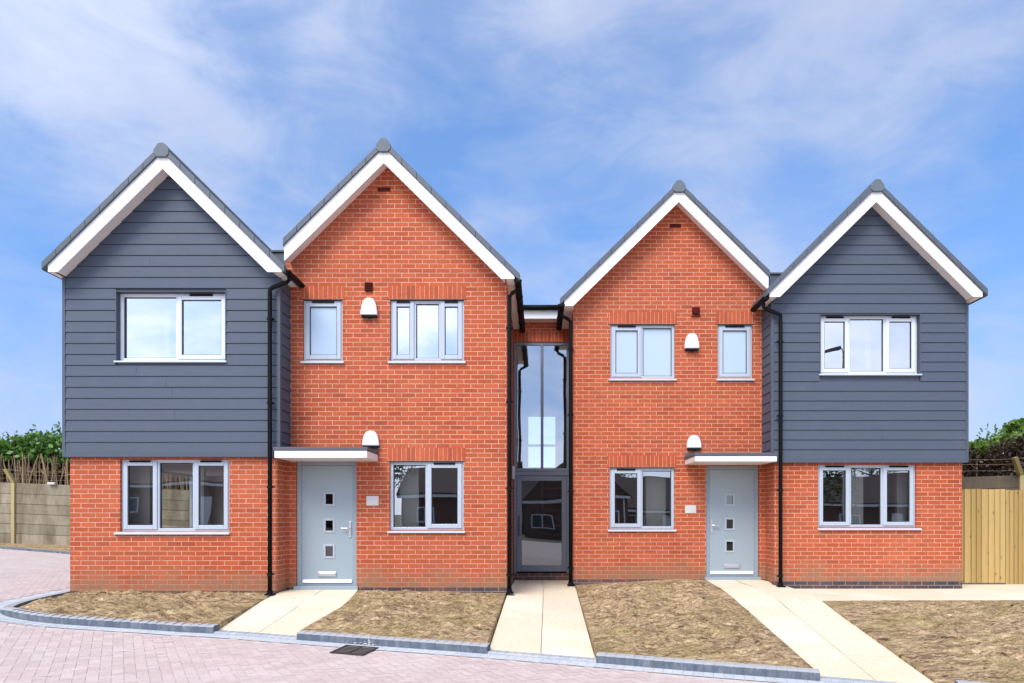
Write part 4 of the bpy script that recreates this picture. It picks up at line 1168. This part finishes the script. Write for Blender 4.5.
# ------------------------------------------------------------------ sky and sun
SUN_EL, SUN_AZ = R(48), R(205)                # behind the camera, a little to the left
w = bpy.data.worlds.new('World'); scene.world = w; w.use_nodes = True
nt = w.node_tree; nt.nodes.clear()
out = nt.nodes.new('ShaderNodeOutputWorld'); bg = nt.nodes.new('ShaderNodeBackground')
sky = nt.nodes.new('ShaderNodeTexSky'); sky.sky_type = 'NISHITA'; sky.sun_disc = False
sky.sun_elevation = SUN_EL; sky.sun_rotation = SUN_AZ; sky.air_density = 1.0; sky.dust_density = .3; sky.ozone_density = 3.0
tc = nt.nodes.new('ShaderNodeTexCoord'); sp_ = nt.nodes.new('ShaderNodeSeparateXYZ'); L(nt, tc.outputs['Generated'], sp_.inputs[0])
dirv = tc.outputs['Generated']
c1 = noise(nt, mapped(nt, dirv, (1.5,1.5,2.6), (0,R(24),0), (2.35,.4,.15)), 1.55, 6, .52, .25)
c2 = noise(nt, mapped(nt, dirv, (2.2,2.2,5.2), (0,R(28),0), (5.2,1.3,.6)), 2.6, 8, .60, .5)
cm = math_(nt, 'ADD', math_(nt,'MULTIPLY',c1,.68), math_(nt,'MULTIPLY',c2,.32))
low = math_(nt, 'MULTIPLY', math_(nt, 'SUBTRACT', .34, sp_.outputs[2], True), .36)   # thicker veil towards the horizon
cm = math_(nt, 'ADD', cm, low)
fac = ramp(nt, cm, [(.40,(.05,.05,.05)),(.49,(.26,.26,.26)),(.57,(.58,.58,.58)),(.68,(.85,.85,.85))])
se = nt.nodes.new('ShaderNodeCombineXYZ'); L(nt, sp_.outputs[0], se.inputs[0]); L(nt, sp_.outputs[1], se.inputs[1])
L(nt, math_(nt, 'ADD', math_(nt, 'MULTIPLY', sp_.outputs[2], .72), .26), se.inputs[2])      # clear, dry air: little brightening at the horizon
sv = nt.nodes.new('ShaderNodeVectorMath'); sv.operation = 'NORMALIZE'; L(nt, se.outputs[0], sv.inputs[0]); L(nt, sv.outputs[0], sky.inputs['Vector'])
sdir = nt.nodes.new('ShaderNodeVectorMath'); sdir.operation = 'DOT_PRODUCT'; L(nt, tc.outputs['Generated'], sdir.inputs[0])
sdir.inputs[1].default_value = (math.sin(SUN_AZ)*math.cos(SUN_EL), math.cos(SUN_AZ)*math.cos(SUN_EL), math.sin(SUN_EL))
lit = math_(nt, 'ADD', 0.0, math_(nt, 'MULTIPLY', math_(nt, 'POWER', math_(nt, 'MAXIMUM', math_(nt,'ADD',sdir.outputs['Value'],.15), 0.0), 1.5), 2.6))   # cloud is brighter towards the sun
vm = nt.nodes.new('ShaderNodeVectorMath'); vm.operation = 'SCALE'; vm.inputs[0].default_value = (4.7,4.45,4.1); L(nt, lit, vm.inputs['Scale'])
va = nt.nodes.new('ShaderNodeVectorMath'); va.operation = 'ADD'; va.inputs[1].default_value = (3.6,3.95,5.0); L(nt, vm.outputs[0], va.inputs[0])
skyc = mixc(nt, fac, mixc(nt, 1.0, sky.outputs[0], (1.05,1.33,1.56), 'MULTIPLY'), va.outputs[0])
L(nt, skyc, bg.inputs[0]); bg.inputs[1].default_value = .067
L(nt, bg.outputs[0], out.inputs[0])
sd = bpy.data.lights.new('sun', 'SUN'); sd.energy = 1.15; sd.angle = R(28); sd.color = (1,.945,.87)
so = bpy.data.objects.new('sun', sd); COL.objects.link(so)
dvec = Vector((math.sin(SUN_AZ)*math.cos(SUN_EL), math.cos(SUN_AZ)*math.cos(SUN_EL), math.sin(SUN_EL)))
so.rotation_euler = dvec.to_track_quat('Z','Y').to_euler(); so.location = dvec*60

# ------------------------------------------------------------------ camera and view
cd = bpy.data.cameras.new('camera'); cam = bpy.data.objects.new('camera', cd); COL.objects.link(cam)
cam.location = (0,0,1.15); cam.rotation_euler = (R(90),0,0)
cd.sensor_width = 36; cd.lens = 36*700/1024; cd.shift_x = -28/1024; cd.shift_y = 174.5/1024
cd.clip_start = .05; cd.clip_end = 8000
scene.camera = cam
vs = scene.view_settings; vs.view_transform = 'Standard'; vs.look = 'None'; vs.gamma = 1; vs.use_curve_mapping = False; vs.exposure = 1.45
